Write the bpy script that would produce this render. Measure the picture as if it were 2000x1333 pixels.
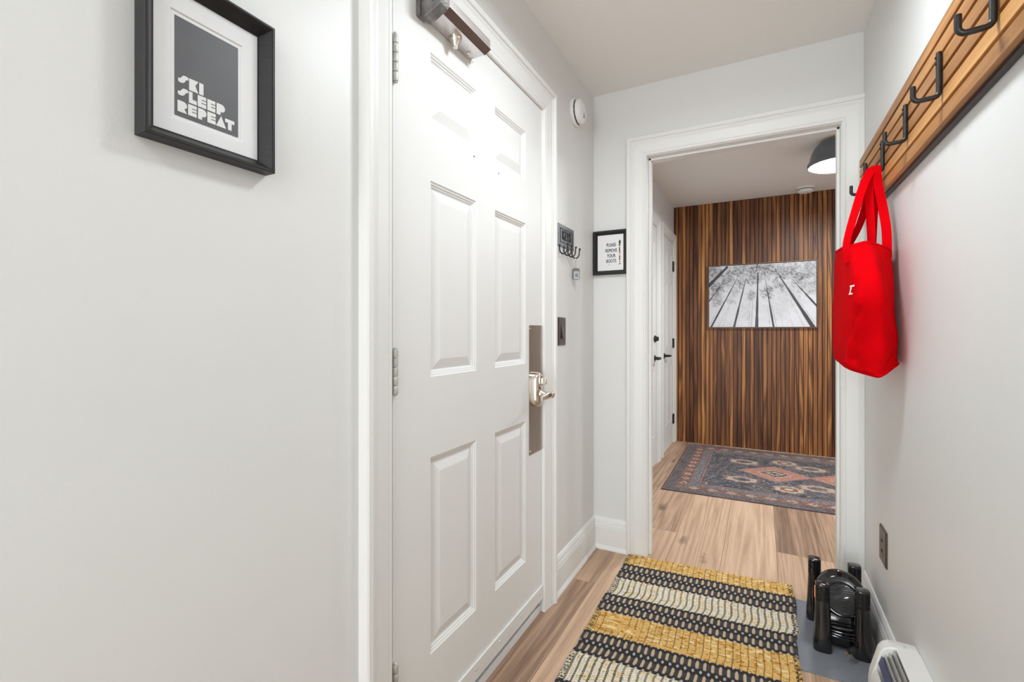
import bpy, bmesh, math, random
import numpy as np
from mathutils import Vector, Matrix
for _o in list(bpy.data.objects): bpy.data.objects.remove(_o, do_unlink=True)
S = bpy.context.scene
C = S.collection

# ------------------------------------------------------------------ camera
cam = bpy.data.cameras.new('camera'); co = bpy.data.objects.new('camera', cam); C.objects.link(co)
cam.sensor_width = 36; cam.sensor_fit = 'HORIZONTAL'; cam.lens = 914 / 2000 * 36
cam.shift_y = -20.5 / 2000; cam.clip_start = 0.02
co.location = (0, 0, 1.17); co.rotation_euler = (math.radians(90), 0, math.radians(28.02))
S.camera = co
# ------------------------------------------------------------------ world, lights, exposure
w = bpy.data.worlds.new('world'); S.world = w; w.use_nodes = True
w.node_tree.nodes['Background'].inputs[0].default_value = (0.93, 0.96, 1, 1)
w.node_tree.nodes['Background'].inputs[1].default_value = 1.0
def area(name, loc, size, power, color=(1, .95, .88), rot=(0, 0, 0), size_y=None):
    l = bpy.data.lights.new(name, 'AREA'); l.energy = power; l.color = color
    l.shape = 'DISK' if size_y is None else 'RECTANGLE'; l.size = size
    if size_y: l.size_y = size_y
    o = bpy.data.objects.new(name, l); C.objects.link(o); o.location = loc; o.rotation_euler = rot
    return o
LC = (.89, .965, 1)
area('hall_ceiling_light', (-.12, 1.28, 2.285), .26, 6.9, LC)
area('entry_ceiling_light', (-.15, -.75, 2.285), .22, 3.9, LC)
area('room_ceiling_light', (1.5, 3.7, 2.29), .40, 14.3, LC)
area('room_lamp_light', (.475, 3.88, 2.283), .28, 14.3, LC)
area('rear_fill_light', (-.2, -3.4, 1.1), 1.1, 36, (.90, .965, 1), (math.radians(90), 0, 0), 2.2)  # unseen fill panel added behind the camera to even out the hall; no window
S.view_settings.view_transform = 'Standard'; S.view_settings.look = 'None'
S.view_settings.exposure = 0.86; S.view_settings.gamma = 1
S.cycles.use_denoising = True
S.cycles.max_bounces = 10; S.cycles.diffuse_bounces = 6

# ------------------------------------------------------------------ helpers
rnd = random.Random(5)
def tag(o, label=None, cat=None, group=None, kind=None):
    if label: o['label'] = label
    if cat: o['category'] = cat
    if group: o['group'] = group
    if kind: o['kind'] = kind
    return o
ORG = {}
def empty(name, loc, label=None, cat=None, group=None, kind=None):
    o = bpy.data.objects.new(name, None); C.objects.link(o); o.location = loc
    o.empty_display_size = .05
    ORG[o.name] = Vector(loc)
    return tag(o, label, cat, group, kind)
class MB:
    def __init__(s): s.v = []; s.f = []; s.m = []; s.col = {}
    def add(s, vs, fs, mi=0):
        b = len(s.v); s.v += [tuple(p) for p in vs]
        s.f += [tuple(b + i for i in f) for f in fs]; s.m += [mi] * len(fs); return s
    def box(s, x0, x1, y0, y1, z0, z1, mi=0):
        vs = [(x, y, z) for x in (x0, x1) for y in (y0, y1) for z in (z0, z1)]
        return s.add(vs, [(0, 1, 3, 2), (4, 6, 7, 5), (0, 4, 5, 1), (2, 3, 7, 6), (0, 2, 6, 4), (1, 5, 7, 3)], mi)
    def prism(s, poly, mp, h0, h1, mi=0):
        n = len(poly); vs = [mp(a, b, h0) for a, b in poly] + [mp(a, b, h1) for a, b in poly]
        fs = [tuple(range(n))[::-1], tuple(range(n, 2 * n))] + [(i, (i + 1) % n, n + (i + 1) % n, n + i) for i in range(n)]
        return s.add(vs, fs, mi)
    def tube(s, pts, r, n=10, mi=0, cap=True):
        pts = [Vector(p) for p in pts]; rs = r if isinstance(r, (list, tuple)) else [r] * len(pts)
        rings = []; up = None
        for i, p in enumerate(pts):
            t = (pts[min(i + 1, len(pts) - 1)] - pts[max(i - 1, 0)]).normalized()
            if up is None:
                up = Vector((0, 0, 1)) if abs(t.z) < .9 else Vector((1, 0, 0))
            sx = t.cross(up).normalized(); up = sx.cross(t).normalized()
            rings.append([p + (sx * math.cos(2 * math.pi * k / n) + up * math.sin(2 * math.pi * k / n)) * rs[i] for k in range(n)])
        vs = [q for ring in rings for q in ring]
        fs = [(i * n + k, i * n + (k + 1) % n, (i + 1) * n + (k + 1) % n, (i + 1) * n + k) for i in range(len(pts) - 1) for k in range(n)]
        if cap: fs += [tuple(range(n))[::-1], tuple(range((len(pts) - 1) * n, len(pts) * n))]
        return s.add(vs, fs, mi)
    def lathe(s, prof, org, axis=(0, 0, 1), n=32, mi=0, cap0=True, cap1=True):
        axis = Vector(axis).normalized(); org = Vector(org)
        a = axis.orthogonal().normalized(); b = axis.cross(a)
        vs = []; fs = []
        for r, h in prof:
            for k in range(n):
                t = 2 * math.pi * k / n
                vs.append(org + axis * h + (a * math.cos(t) + b * math.sin(t)) * r)
        for i in range(len(prof) - 1):
            for k in range(n):
                fs.append((i * n + k, i * n + (k + 1) % n, (i + 1) * n + (k + 1) % n, (i + 1) * n + k))
        if cap0: fs.append(tuple(range(n)))
        if cap1: fs.append(tuple(range((len(prof) - 1) * n, len(prof) * n)))
        return s.add(vs, fs, mi)
    def rings(s, rect, prof, mp, mi=0, fill=True):
        """concentric rectangles: prof = (inset, height) list"""
        a0, a1, b0, b1 = rect; vs = []
        for i, h in prof: vs += [mp(a0 + i, b0 + i, h), mp(a1 - i, b0 + i, h), mp(a1 - i, b1 - i, h), mp(a0 + i, b1 - i, h)]
        fs = [(4 * i + k, 4 * i + (k + 1) % 4, 4 * i + 4 + (k + 1) % 4, 4 * i + 4 + k) for i in range(len(prof) - 1) for k in range(4)]
        if fill: e = 4 * (len(prof) - 1); fs.append((e, e + 1, e + 2, e + 3))
        return s.add(vs, fs, mi)
    def loft(s, secs, cap=True, mi=0):
        n = len(secs[0]); vs = [p for q in secs for p in q]
        fs = [(i * n + k, i * n + (k + 1) % n, (i + 1) * n + (k + 1) % n, (i + 1) * n + k) for i in range(len(secs) - 1) for k in range(n)]
        if cap: fs += [tuple(range(n))[::-1], tuple(range((len(secs) - 1) * n, len(secs) * n))]
        return s.add(vs, fs, mi)
    def build(s, name, mats, parent=None, bevel=0, smooth=False, origin=None, seg=2, angle=35):
        if not isinstance(mats, (list, tuple)): mats = [mats]
        og = ORG[parent.name] if parent else Vector(origin if origin else s.v[0])
        me = bpy.data.meshes.new(name)
        me.from_pydata([tuple(Vector(p) - og) for p in s.v], [], s.f)
        for m in mats: me.materials.append(m)
        if len(mats) > 1: me.polygons.foreach_set('material_index', s.m)
        bm = bmesh.new(); bm.from_mesh(me); bmesh.ops.recalc_face_normals(bm, faces=bm.faces); bm.to_mesh(me); bm.free()
        o = bpy.data.objects.new(name, me); C.objects.link(o)
        if parent: o.parent = parent
        else: o.location = og
        ORG[o.name] = og
        if bevel:
            b = o.modifiers.new('bevel', 'BEVEL'); b.width = bevel; b.segments = seg; b.limit_method = 'ANGLE'; b.angle_limit = math.radians(angle)
            b.harden_normals = False
        if smooth:
            me.polygons.foreach_set('use_smooth', [True] * len(me.polygons))
            me.set_sharp_from_angle(angle=math.radians(smooth if smooth is not True else 40))
        return o
def rrect(cx, cy, wx, wy, r, n=5):
    """rounded rectangle outline"""
    out = []
    for sx, sy, a0 in ((1, 1, 0), (-1, 1, 90), (-1, -1, 180), (1, -1, 270)):
        for k in range(n + 1):
            a = math.radians(a0 + 90 * k / n)
            out.append((cx + sx * (wx / 2 - r) + r * math.cos(a), cy + sy * (wy / 2 - r) + r * math.sin(a)))
    return out
def text_mesh(txt, size, mp, h0, h1, ax=0, ay=0, sx=1.0, off=0.0, align='CENTER'):
    """Bfont text -> extruded MB through mp(a, b, h)"""
    cu = bpy.data.curves.new('t', 'FONT'); cu.body = txt; cu.size = size; cu.align_x = align; cu.align_y = 'CENTER'
    cu.offset = off; cu.resolution_u = 3; cu.extrude = 0.5
    o = bpy.data.objects.new('t', cu); C.objects.link(o)
    dg = bpy.context.evaluated_depsgraph_get(); me = bpy.data.meshes.new_from_object(o.evaluated_get(dg))
    mb = MB(); mb.add([mp(ax + v.co.x * sx, ay + v.co.y, h0 if v.co.z < 0 else h1) for v in me.vertices], [tuple(p.vertices) for p in me.polygons])
    bpy.data.objects.remove(o); bpy.data.meshes.remove(me); bpy.data.curves.remove(cu)
    return mb

# ------------------------------------------------------------------ materials
def mat(name, col, rough=.5, metal=0, bump=0, bscale=200, var=0, vscale=6, coat=0, spec=.5, emit=None, estr=0, stretch=None, sheen=0):
    m = bpy.data.materials.new(name); m.use_nodes = True; nt = m.node_tree; N = nt.nodes; L = nt.links
    b = N['Principled BSDF']; b.inputs['Base Color'].default_value = (*col, 1); b.inputs['Roughness'].default_value = rough
    b.inputs['Metallic'].default_value = metal; b.inputs['Coat Weight'].default_value = coat; b.inputs['Specular IOR Level'].default_value = spec
    b.inputs['Sheen Weight'].default_value = sheen
    if emit: b.inputs['Emission Color'].default_value = (*emit, 1); b.inputs['Emission Strength'].default_value = estr
    tc = N.new('ShaderNodeTexCoord'); mp = N.new('ShaderNodeMapping'); L.new(tc.outputs['Object'], mp.inputs[0])
    if stretch: mp.inputs['Scale'].default_value = stretch
    if var:
        n = N.new('ShaderNodeTexNoise'); n.inputs['Scale'].default_value = vscale; n.inputs['Detail'].default_value = 4
        L.new(mp.outputs[0], n.inputs['Vector'])
        r = N.new('ShaderNodeValToRGB'); r.color_ramp.elements[0].position = .3; r.color_ramp.elements[1].position = .7
        r.color_ramp.elements[0].color = (*[c * (1 - var) for c in col], 1); r.color_ramp.elements[1].color = (*[min(1, c * (1 + var)) for c in col], 1)
        L.new(n.outputs['Fac'], r.inputs[0]); L.new(r.outputs[0], b.inputs['Base Color'])
    n2 = N.new('ShaderNodeTexNoise'); n2.inputs['Scale'].default_value = bscale; n2.inputs['Detail'].default_value = 3
    L.new(mp.outputs[0], n2.inputs['Vector'])
    bp = N.new('ShaderNodeBump'); bp.inputs['Strength'].default_value = bump; bp.inputs['Distance'].default_value = .002
    L.new(n2.outputs['Fac'], bp.inputs['Height']); L.new(bp.outputs[0], b.inputs['Normal'])
    return m
M = dict(
    wall=mat('wall_paint', (.73, .73, .72), .46, bump=.10, bscale=160, var=.01, vscale=3),
    ceil=mat('ceiling_paint', (.87, .85, .82), .75, bump=.1, bscale=120),
    trim=mat('trim_gloss_paint', (.79, .79, .775), .42, bump=.0),
    door=mat('door_paint', (.775, .775, .765), .46, bump=.04, bscale=120),
    blackmetal=mat('black_powder_metal', (.014, .014, .015), .36, bump=.07, bscale=500),
    bronze=mat('dark_bronze', (.105, .085, .07), .35, metal=.6, bump=.1, bscale=300),
    steel=mat('brushed_steel', (.48, .43, .38), .28, metal=1, bump=.15, bscale=60, stretch=(1, 12, 1), var=.08, vscale=10),
    chrome=mat('satin_nickel', (.72, .66, .58), .2, metal=1, bump=.05),
    closer=mat('scuffed_closer_metal', (.66, .63, .63), .3, metal=.85, bump=.2, bscale=60, stretch=(1, .2, 3), var=.12, vscale=30),
    closerbrown=mat('closer_brown_edge', (.13, .085, .07), .4, metal=.3, bump=.1),
    casting=mat('grey_cast_metal', (.22, .21, .21), .5, metal=.6, bump=.9, bscale=260, var=.3, vscale=40),
    hinge=mat('worn_painted_hinge', (.55, .55, .50), .4, metal=.3, bump=.3, bscale=200, var=.2, vscale=60),
    frame=mat('black_stained_wood', (.020, .019, .020), .42, bump=.15, bscale=70, stretch=(1, 1, 12), var=.2, vscale=30, spec=.3),
    mat_board=mat('white_mat_board', (.80, .80, .81), .7, bump=.05),
    print=mat('charcoal_print', (.10, .10, .108), .45, bump=.05, var=.06, vscale=20),
    white=mat('white_plastic', (.80, .80, .79), .35),
    ink=mat('black_ink', (.02, .02, .022), .6),
    whiteink=mat('white_ink', (.80, .80, .80), .6),
    keyplate=mat('grey_iron', (.16, .165, .17), .45, metal=.5, bump=.3, bscale=300),
    acrylic=mat('grey_acrylic', (.45, .46, .47), .2, bump=0),
    glossblack=mat('gloss_black_plastic', (.009, .009, .010), .09, coat=.4),
    softblack=mat('satin_black_plastic', (.012, .012, .013), .35),
    orange=mat('orange_light', (.9, .2, .08), .4, emit=(1, .2, .08), estr=.6),
    rubber=mat('grey_rubber', (.20, .215, .24), .62, bump=.2, bscale=900),
    brass=mat('brass_prong', (.8, .6, .3), .25, metal=1),
    red=mat('red_canvas', (.64, .0005, .004), .9, bump=.4, bscale=900, var=.05, vscale=12, spec=.04),
    heater=mat('white_enamel', (.78, .77, .75), .25),
    blue=mat('navy_strip', (.035, .05, .15), .4),
    alum=mat('fin_aluminium', (.6, .6, .58), .35, metal=.8, bump=.2),
    shade=mat('lamp_grey_enamel', (.13, .15, .175), .28),
    glow=mat('lamp_diffuser', (.9, .9, .9), .4, emit=(1, .98, .95), estr=9),
    dark=mat('dark_gap', (.05, .04, .033), .8),
    orangepaint=mat('orange_print', (.85, .42, .08), .6), pink=mat('pink_print', (.8, .5, .45), .6),
)
# ribbed rubber mat: fine diagonal grooves
def ribs(m, scale, strength, rot):
    nt = m.node_tree; N = nt.nodes; L = nt.links
    tc = N.new('ShaderNodeTexCoord'); mp = N.new('ShaderNodeMapping'); mp.inputs['Rotation'].default_value = (0, 0, rot)
    wv = N.new('ShaderNodeTexWave'); wv.inputs['Scale'].default_value = scale; wv.inputs['Distortion'].default_value = 0
    bp = N.new('ShaderNodeBump'); bp.inputs['Strength'].default_value = strength; bp.inputs['Distance'].default_value = .001
    L.new(tc.outputs['Object'], mp.inputs[0]); L.new(mp.outputs[0], wv.inputs[0]); L.new(wv.outputs['Fac'], bp.inputs['Height'])
    L.new(bp.outputs[0], N['Principled BSDF'].inputs['Normal'])
ribs(M['rubber'], 55, .5, .6)

def wood(name, ramp, grain=(30, 1.2, 30), rough=.42, attr='tone', knots=0., rings=.35, bump=.15, detail=90, figure=3.0, contrast=.85):
    """procedural wood; the face attribute 'tone' = (tone, seed, 0) picks the plank colour and shifts the grain"""
    m = bpy.data.materials.new(name); m.use_nodes = True; nt = m.node_tree; N = nt.nodes; L = nt.links; b = N['Principled BSDF']
    at = N.new('ShaderNodeAttribute'); at.attribute_name = attr
    sp = N.new('ShaderNodeSeparateXYZ'); L.new(at.outputs['Vector'], sp.inputs[0])
    tc = N.new('ShaderNodeTexCoord')
    off = N.new('ShaderNodeVectorMath'); off.operation = 'MULTIPLY_ADD'
    cmb = N.new('ShaderNodeCombineXYZ')
    for i in range(3): L.new(sp.outputs[1], cmb.inputs[i])
    off.inputs[1].default_value = (37, 53, 29)
    L.new(cmb.outputs[0], off.inputs[0]); L.new(tc.outputs['Object'], off.inputs[2])
    mp = N.new('ShaderNodeMapping'); mp.inputs['Scale'].default_value = grain; L.new(off.outputs[0], mp.inputs[0])
    # broad figure (cathedral-like) by distorting a low frequency noise into bands
    n1 = N.new('ShaderNodeTexNoise'); n1.inputs['Scale'].default_value = .32; n1.inputs['Detail'].default_value = 2.5; n1.inputs['Distortion'].default_value = .4
    L.new(mp.outputs[0], n1.inputs['Vector'])
    mu = N.new('ShaderNodeMath'); mu.operation = 'MULTIPLY'; mu.inputs[1].default_value = figure * 6; L.new(n1.outputs['Fac'], mu.inputs[0])
    si = N.new('ShaderNodeMath'); si.operation = 'PINGPONG'; si.inputs[1].default_value = 1; L.new(mu.outputs[0], si.inputs[0])
    n2 = N.new('ShaderNodeTexNoise'); n2.inputs['Scale'].default_value = 1.0; n2.inputs['Detail'].default_value = 6; n2.inputs['Roughness'].default_value = .65
    mp2 = N.new('ShaderNodeMapping'); mp2.inputs['Scale'].default_value = (grain[0] * 3, grain[1] * 3, grain[2] * 3) ; L.new(off.outputs[0], mp2.inputs[0]); L.new(mp2.outputs[0], n2.inputs['Vector'])
    mx = N.new('ShaderNodeMix'); mx.data_type = 'FLOAT'; mx.inputs[0].default_value = 1 - rings
    L.new(si.outputs[0], mx.inputs[2]); L.new(n2.outputs['Fac'], mx.inputs[3])
    # value = tone + (grain-.5)*k
    k = N.new('ShaderNodeMath'); k.operation = 'MULTIPLY_ADD'; k.inputs[1].default_value = contrast; k.inputs[2].default_value = -contrast / 2; L.new(mx.outputs[0], k.inputs[0])
    ad = N.new('ShaderNodeMath'); ad.operation = 'ADD'; L.new(k.outputs[0], ad.inputs[0]); L.new(sp.outputs[0], ad.inputs[1])
    r = N.new('ShaderNodeValToRGB'); cr = r.color_ramp
    while len(cr.elements) < len(ramp): cr.elements.new(.5)
    for e, (p, c) in zip(cr.elements, ramp): e.position = p; e.color = (*c, 1)
    L.new(ad.outputs[0], r.inputs[0]); last = r.outputs[0]
    if knots:
        mk = N.new('ShaderNodeMapping'); mk.inputs['Scale'].default_value = (5.5, 1.7, 5.5); L.new(off.outputs[0], mk.inputs[0])
        vo = N.new('ShaderNodeTexVoronoi'); vo.inputs['Scale'].default_value = 1; L.new(mk.outputs[0], vo.inputs['Vector'])
        nz = N.new('ShaderNodeTexNoise'); nz.inputs['Scale'].default_value = 14; L.new(off.outputs[0], nz.inputs['Vector'])
        a2 = N.new('ShaderNodeMath'); a2.operation = 'MULTIPLY_ADD'; a2.inputs[1].default_value = .22; L.new(nz.outputs['Fac'], a2.inputs[0]); L.new(vo.outputs['Distance'], a2.inputs[2])
        rr = N.new('ShaderNodeValToRGB'); rr.color_ramp.elements[0].position = .13; rr.color_ramp.elements[0].color = (1 - knots, 1 - knots, 1 - knots, 1); rr.color_ramp.elements[1].position = .27; rr.color_ramp.elements[1].color = (1, 1, 1, 1)
        L.new(a2.outputs[0], rr.inputs[0])
        mm = N.new('ShaderNodeMix'); mm.data_type = 'RGBA'; mm.blend_type = 'MULTIPLY'; mm.inputs[0].default_value = 1
        L.new(last, mm.inputs[6]); L.new(rr.outputs[0], mm.inputs[7]); last = mm.outputs[2]
    L.new(last, b.inputs['Base Color']); b.inputs['Roughness'].default_value = rough; b.inputs['Specular IOR Level'].default_value = .32
    bp = N.new('ShaderNodeBump'); bp.inputs['Strength'].default_value = bump; bp.inputs['Distance'].default_value = .001
    L.new(n2.outputs['Fac'], bp.inputs['Height']); L.new(bp.outputs[0], b.inputs['Normal'])
    return m
oak = wood('oak_planks', [(0, (.15, .09, .06)), (.3, (.30, .19, .13)), (.6, (.50, .33, .22)), (1, (.72, .50, .35))], grain=(34, 1.1, 34), knots=.7, rings=.28, rough=.45, figure=2.4, contrast=1.05)
walnut = wood('walnut_slats', [(0, (.040, .013, .006)), (.25, (.095, .034, .014)), (.5, (.20, .075, .027)), (.75, (.40, .165, .05)), (1, (.62, .31, .11))], grain=(26, 26, 1.3), rings=.5, rough=.42, figure=2.2, bump=.1)
rackwood = wood('rack_acacia', [(0, (.13, .055, .02)), (.4, (.34, .155, .055)), (.7, (.55, .27, .09)), (1, (.68, .38, .15))], grain=(26, 1.4, 26), rings=.35, rough=.4, figure=1.5)
def tone(o, per_face):
    a = o.data.attributes.new('tone', 'FLOAT_VECTOR', 'FACE')
    a.data.foreach_set('vector', np.array(per_face, dtype=np.float32).ravel())

def vcol_mat(name, rough=.9, bump=.3, bscale=700, sheen=0, coat=0):
    m = mat(name, (.5, .5, .5), rough, bump=bump, bscale=bscale, coat=coat, sheen=sheen)
    a = m.node_tree.nodes.new('ShaderNodeAttribute'); a.attribute_name = 'dye'
    m.node_tree.links.new(a.outputs['Color'], m.node_tree.nodes['Principled BSDF'].inputs['Base Color'])
    return m
def srgb(c): c = np.asarray(c, dtype=float) / 255; return np.where(c <= .04045, c / 12.92, ((c + .055) / 1.055) ** 2.4)
# numpy value noise
def vnoise(x, y, seed=0):
    xi = np.floor(x).astype(np.int64); yi = np.floor(y).astype(np.int64); fx = x - xi; fy = y - yi
    fx = fx * fx * (3 - 2 * fx); fy = fy * fy * (3 - 2 * fy)
    def h(a, b):
        n = (a * 374761393 + b * 668265263 + seed * 1442695041) & 0xffffffff
        n = ((n ^ (n >> 13)) * 1274126177) & 0xffffffff
        return ((n ^ (n >> 16)) & 0xffff) / 65535.
    return (h(xi, yi) * (1 - fx) + h(xi + 1, yi) * fx) * (1 - fy) + (h(xi, yi + 1) * (1 - fx) + h(xi + 1, yi + 1) * fx) * fy
def fbm(x, y, o=4, seed=0):
    r = 0; a = .5; t = 0
    for i in range(o): r = r + a * vnoise(x * 2 ** i, y * 2 ** i, seed + i * 7); t += a; a *= .5
    return r / t
def grid_mesh(name, P3, dye, material, origin, parent=None):
    """P3 (ny,nx,3) surface points, dye (ny,nx,3) linear colours; closed below by a skirt"""
    ny, nx = P3.shape[:2]
    idx = np.arange(ny * nx).reshape(ny, nx)
    q = np.stack([idx[:-1, :-1], idx[:-1, 1:], idx[1:, 1:], idx[1:, :-1]], -1).reshape(-1, 4)
    og = np.array(ORG[parent.name] if parent else origin)
    V = P3.reshape(-1, 3) - og; D = dye.reshape(-1, 3)
    me = bpy.data.meshes.new(name); me.vertices.add(len(V)); me.vertices.foreach_set('co', V.astype(np.float32).ravel())
    me.loops.add(q.size); me.loops.foreach_set('vertex_index', q.astype(np.int32).ravel())
    me.polygons.add(len(q)); me.polygons.foreach_set('loop_start', np.arange(0, q.size, 4, dtype=np.int32))
    me.update(calc_edges=True)
    me.polygons.foreach_set('use_smooth', [True] * len(q))
    a = me.attributes.new('dye', 'FLOAT_COLOR', 'POINT')
    a.data.foreach_set('color', np.concatenate([D, np.ones((len(D), 1))], 1).astype(np.float32).ravel())
    me.materials.append(material)
    o = bpy.data.objects.new(name, me); C.objects.link(o)
    if parent: o.parent = parent
    else: o.location = origin
    ORG[o.name] = Vector(og)
    return o

# ------------------------------------------------------------------ dimensions
XL, XR, Y1, Y1b, Y2, XC = -.803, .385, 2.455, 2.578, 5.207, -.817
H, H2 = 2.44, 2.475
YN = -3.5                                         # near end of the hall behind the camera
DY0, DY1, DZ = .879, 1.777, 2.087                 # entry door opening
OX0, OX1, OZ = -.517, .305, 2.067                 # cased opening
mL = lambda a, b, h: (XL + h, a, b)               # on the left wall: (y, z, out)
mF = lambda a, b, h: (a, Y1 - h, b)               # on the far wall: (x, z, out)
mR = lambda a, b, h: (XR - h, a, b)               # right wall
mC = lambda a, b, h: (XC + h, a, b)               # left wall of the far room
mW = lambda a, b, h: (a, Y2 - h, b)               # slatted wall

# ------------------------------------------------------------------ setting
def struct(mb, name, m, **k): return tag(mb.build(name, m, **k), kind='structure')
b = MB(); b.box(XL - .13, XL, YN, DY0 - .002, 0, H); b.box(XL - .13, XL, DY1 + .002, Y1 + .01, 0, H); b.box(XL - .13, XL, DY0 - .002, DY1 + .002, DZ + .004, H)
struct(b, 'wall_left', M['wall'])
b = MB(); b.box(XR, XR + .12, YN, Y1 + .01, 0, H); struct(b, 'wall_right', M['wall'])
b = MB(); b.box(XL - .13, OX0 - .014, Y1, Y1b, 0, H2); b.box(OX1 + .014, 2.4, Y1 + .011, Y1b, 0, H2); b.box(OX1 + .014, XR, Y1, Y1 + .011, 0, H); b.box(OX0 - .014, OX1 + .014, Y1, Y1b, OZ + .014, H2)
struct(b, 'wall_far', M['wall'])
b = MB(); b.box(XL - .13, XR + .12, YN, Y1, H, H + .08); struct(b, 'ceiling', M['ceil'])
b = MB(); b.box(XC - .1, 2.4, Y1b, Y2 + .1, H2, H2 + .08); struct(b, 'ceiling', M['ceil'])
b = MB(); b.box(XL - .13, XR + .12, YN - .1, YN, 0, H); struct(b, 'wall_rear', M['wall'])
b = MB(); b.box(2.4, 2.5, Y1b, Y2 + .1, 0, H2); struct(b, 'wall_east', M['wall'])
b = MB(); b.box(XC - .1, XC, Y1b, Y2 + .1, 0, H2); struct(b, 'wall_west', M['wall'])
b = MB(); b.box(XC, 2.4, Y2 + .012, Y2 + .1, 0, H2); struct(b, 'wall_back', M['dark'])

# floor: planks as separate faces of one mesh
b = MB(); tn = []
b.box(-.98, 2.45, YN - .1, Y2 + .1, -.06, -.0012); tn += [(.1, 0, 0)] * 6
edges = [-.93 + .2505 * i for i in range(14)]
special = {0: [(-3.7, .3), (.45, .5), (2.085, .22), (2.9, .42), (4.2, .5)], 1: [(-3.7, .5), (1.2, .72), (2.84, .55), (4.1, .33)],
           2: [(-3.7, .3), (1.0, .74), (4.4, .5)], 3: [(-3.7, .5), (1.6, .78), (4.1, .6)],
           4: [(-3.7, .7), (1.5, .58), (2.84, .30), (4.3, .6)], 5: [(-3.7, .5), (1.9, .6), (2.843, .56), (3.9, .5)]}
# tone list entries: (start y, tone of the plank that starts there)
special[0] = [(-3.7, .4), (.45, .34), (2.085, .50), (3.6, .46)]
for i in range(13):
    x0, x1 = edges[i] + .0009, edges[i + 1] - .0009
    cuts = special.get(i)
    if cuts is None:
        cuts = []; y = -3.7 - rnd.random()
        while y < Y2: cuts.append((y, rnd.uniform(.3, .75))); y += 1.3
    for j, (y, t) in enumerate(cuts):
        ye = cuts[j + 1][0] if j + 1 < len(cuts) else Y2 + .1
        b.add([(x0, y + .0006, 0), (x1, y + .0006, 0), (x1, ye - .0006, 0), (x0, ye - .0006, 0)], [(0, 1, 2, 3)])
        tn.append((t, rnd.random() * 3, 0))
fl = struct(b, 'floor', oak, origin=(0, 0, 0)); tone(fl, tn)

# slatted walnut wall
b = MB(); tn = []; b.box(XC + .008, 2.4, Y2 + .0, Y2 + .012, 0, H2 - .001); tn += [(.12, 0, 0)] * 6
x = XC + .012; runs = []
t = .4; left = 0
pal = [.55, .68, .70, .36, .34, .33, .60, .74, .70, .62, .40, .36, .50, .46, .66, .42, .38, .56, .50, .62, .44, .40, .48, .38, .52, .60, .45, .42, .50, .40, .55, .66, .50, .44]
i = 0
while x < 2.38:
    t = pal[i % len(pal)] - .06 + rnd.uniform(-.1, .1); sd = rnd.random() * 9
    zc = rnd.choice([None, None, rnd.uniform(.6, 2.0)])
    w_ = .0300
    segs = [(0, H2 - .001, t)]
    for z0, z1, tt in segs:
        n0 = len(b.f); b.box(x, x + w_, Y2 - .0115, Y2, z0 + .001, z1 - .001); tn += [(tt, sd, 0)] * (len(b.f) - n0)
    x += .0375; i += 1
sw = struct(b, 'wall_slatted', walnut, origin=(0, 0, 0)); tone(sw, tn)

# casings -------------------------------------------------
PROF = [(0, 0), (0, .010), (.004, .013), (.012, .013), (.014, .0115), (.016, .0135), (.026, .0145), (.056, .019), (.063, .0185), (.070, .0225), (.076, .022), (.078, .0275), (.083, .030), (.090, .0295), (.094, .030), (.0985, .027), (.0985, 0)]
def casing(mp, a0, a1, top, name, prof=PROF, left=True, right=True, amax=None):
    b = MB(); vs = []; fs = []; n = 4
    for o, h in prof:
        lim = (lambda v: min(v, amax)) if amax is not None else (lambda v: v)
        vs += [mp(a0 - o, 0.001, h), mp(a0 - o, top + o, h), mp(lim(a1 + o), top + o, h), mp(lim(a1 + o), 0.001, h)]
    for i in range(len(prof) - 1):
        for k in range(3): fs.append((4 * i + k, 4 * i + k + 1, 4 * i + 4 + k + 1, 4 * i + 4 + k))
    b.add(vs, fs)
    return struct(b, name, M['trim'])
casing(mL, DY0 - .010, DY1 - .003, DZ - .001, 'trim_1')
casing(mF, OX0 - .003, OX1 + .003, OZ + .003, 'trim_2', amax=XR - .0001)
# jamb with stop of the cased opening
b = MB()
b.box(OX0 - .013, OX0, Y1 - .001, Y1b + .001, 0.001, OZ); b.box(OX1, OX1 + .013, Y1 - .001, Y1b + .001, 0.001, OZ); b.box(OX0 - .013, OX1 + .013, Y1 - .001, Y1b + .001, OZ, OZ + .013)
b.box(OX0, OX0 + .011, 2.492, 2.532, 0.001, OZ); b.box(OX1 - .011, OX1, 2.492, 2.532, 0.001, OZ); b.box(OX0, OX1, 2.492, 2.532, OZ - .011, OZ)
struct(b, 'trim_3', M['trim'], bevel=.0015)
# strike plate holes in the jamb
# entry door jamb, threshold and weather strip
b = MB(); b.box(XL - .12, XL - .001, DY0 - .001, DY0 + .0, 0, DZ); b.box(XL - .12, XL - .002, DY1, DY1 + .001, 0.001, DZ); b.box(XL - .12, XL - .002, DY0, DY1, DZ + .001, DZ + .003)
b.box(XL - .07, XL - .046, DY1 - .03, DY1, .03, DZ); b.box(XL - .07, XL - .046, DY0, DY0 + .03, .03, DZ)
struct(b, 'trim_4', M['trim'])
b = MB(); b.box(XL - .12, XL - .006, DY0 + .001, DY1 - .001, 0, .024); b.box(XL - .035, XL - .006, DY0 + .001, DY1 - .001, .024, .029)
struct(b, 'trim_5', M['trim'], bevel=.002)
b = MB(); b.box(XL - .05, XL - .03, DY0 + .001, DY1 - .001, .029, .09); b.box(XL - .03, XL - .022, DY0 + .001, DY1 - .001, .04, .0445); struct(b, 'trim_6', M['dark'])

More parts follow.
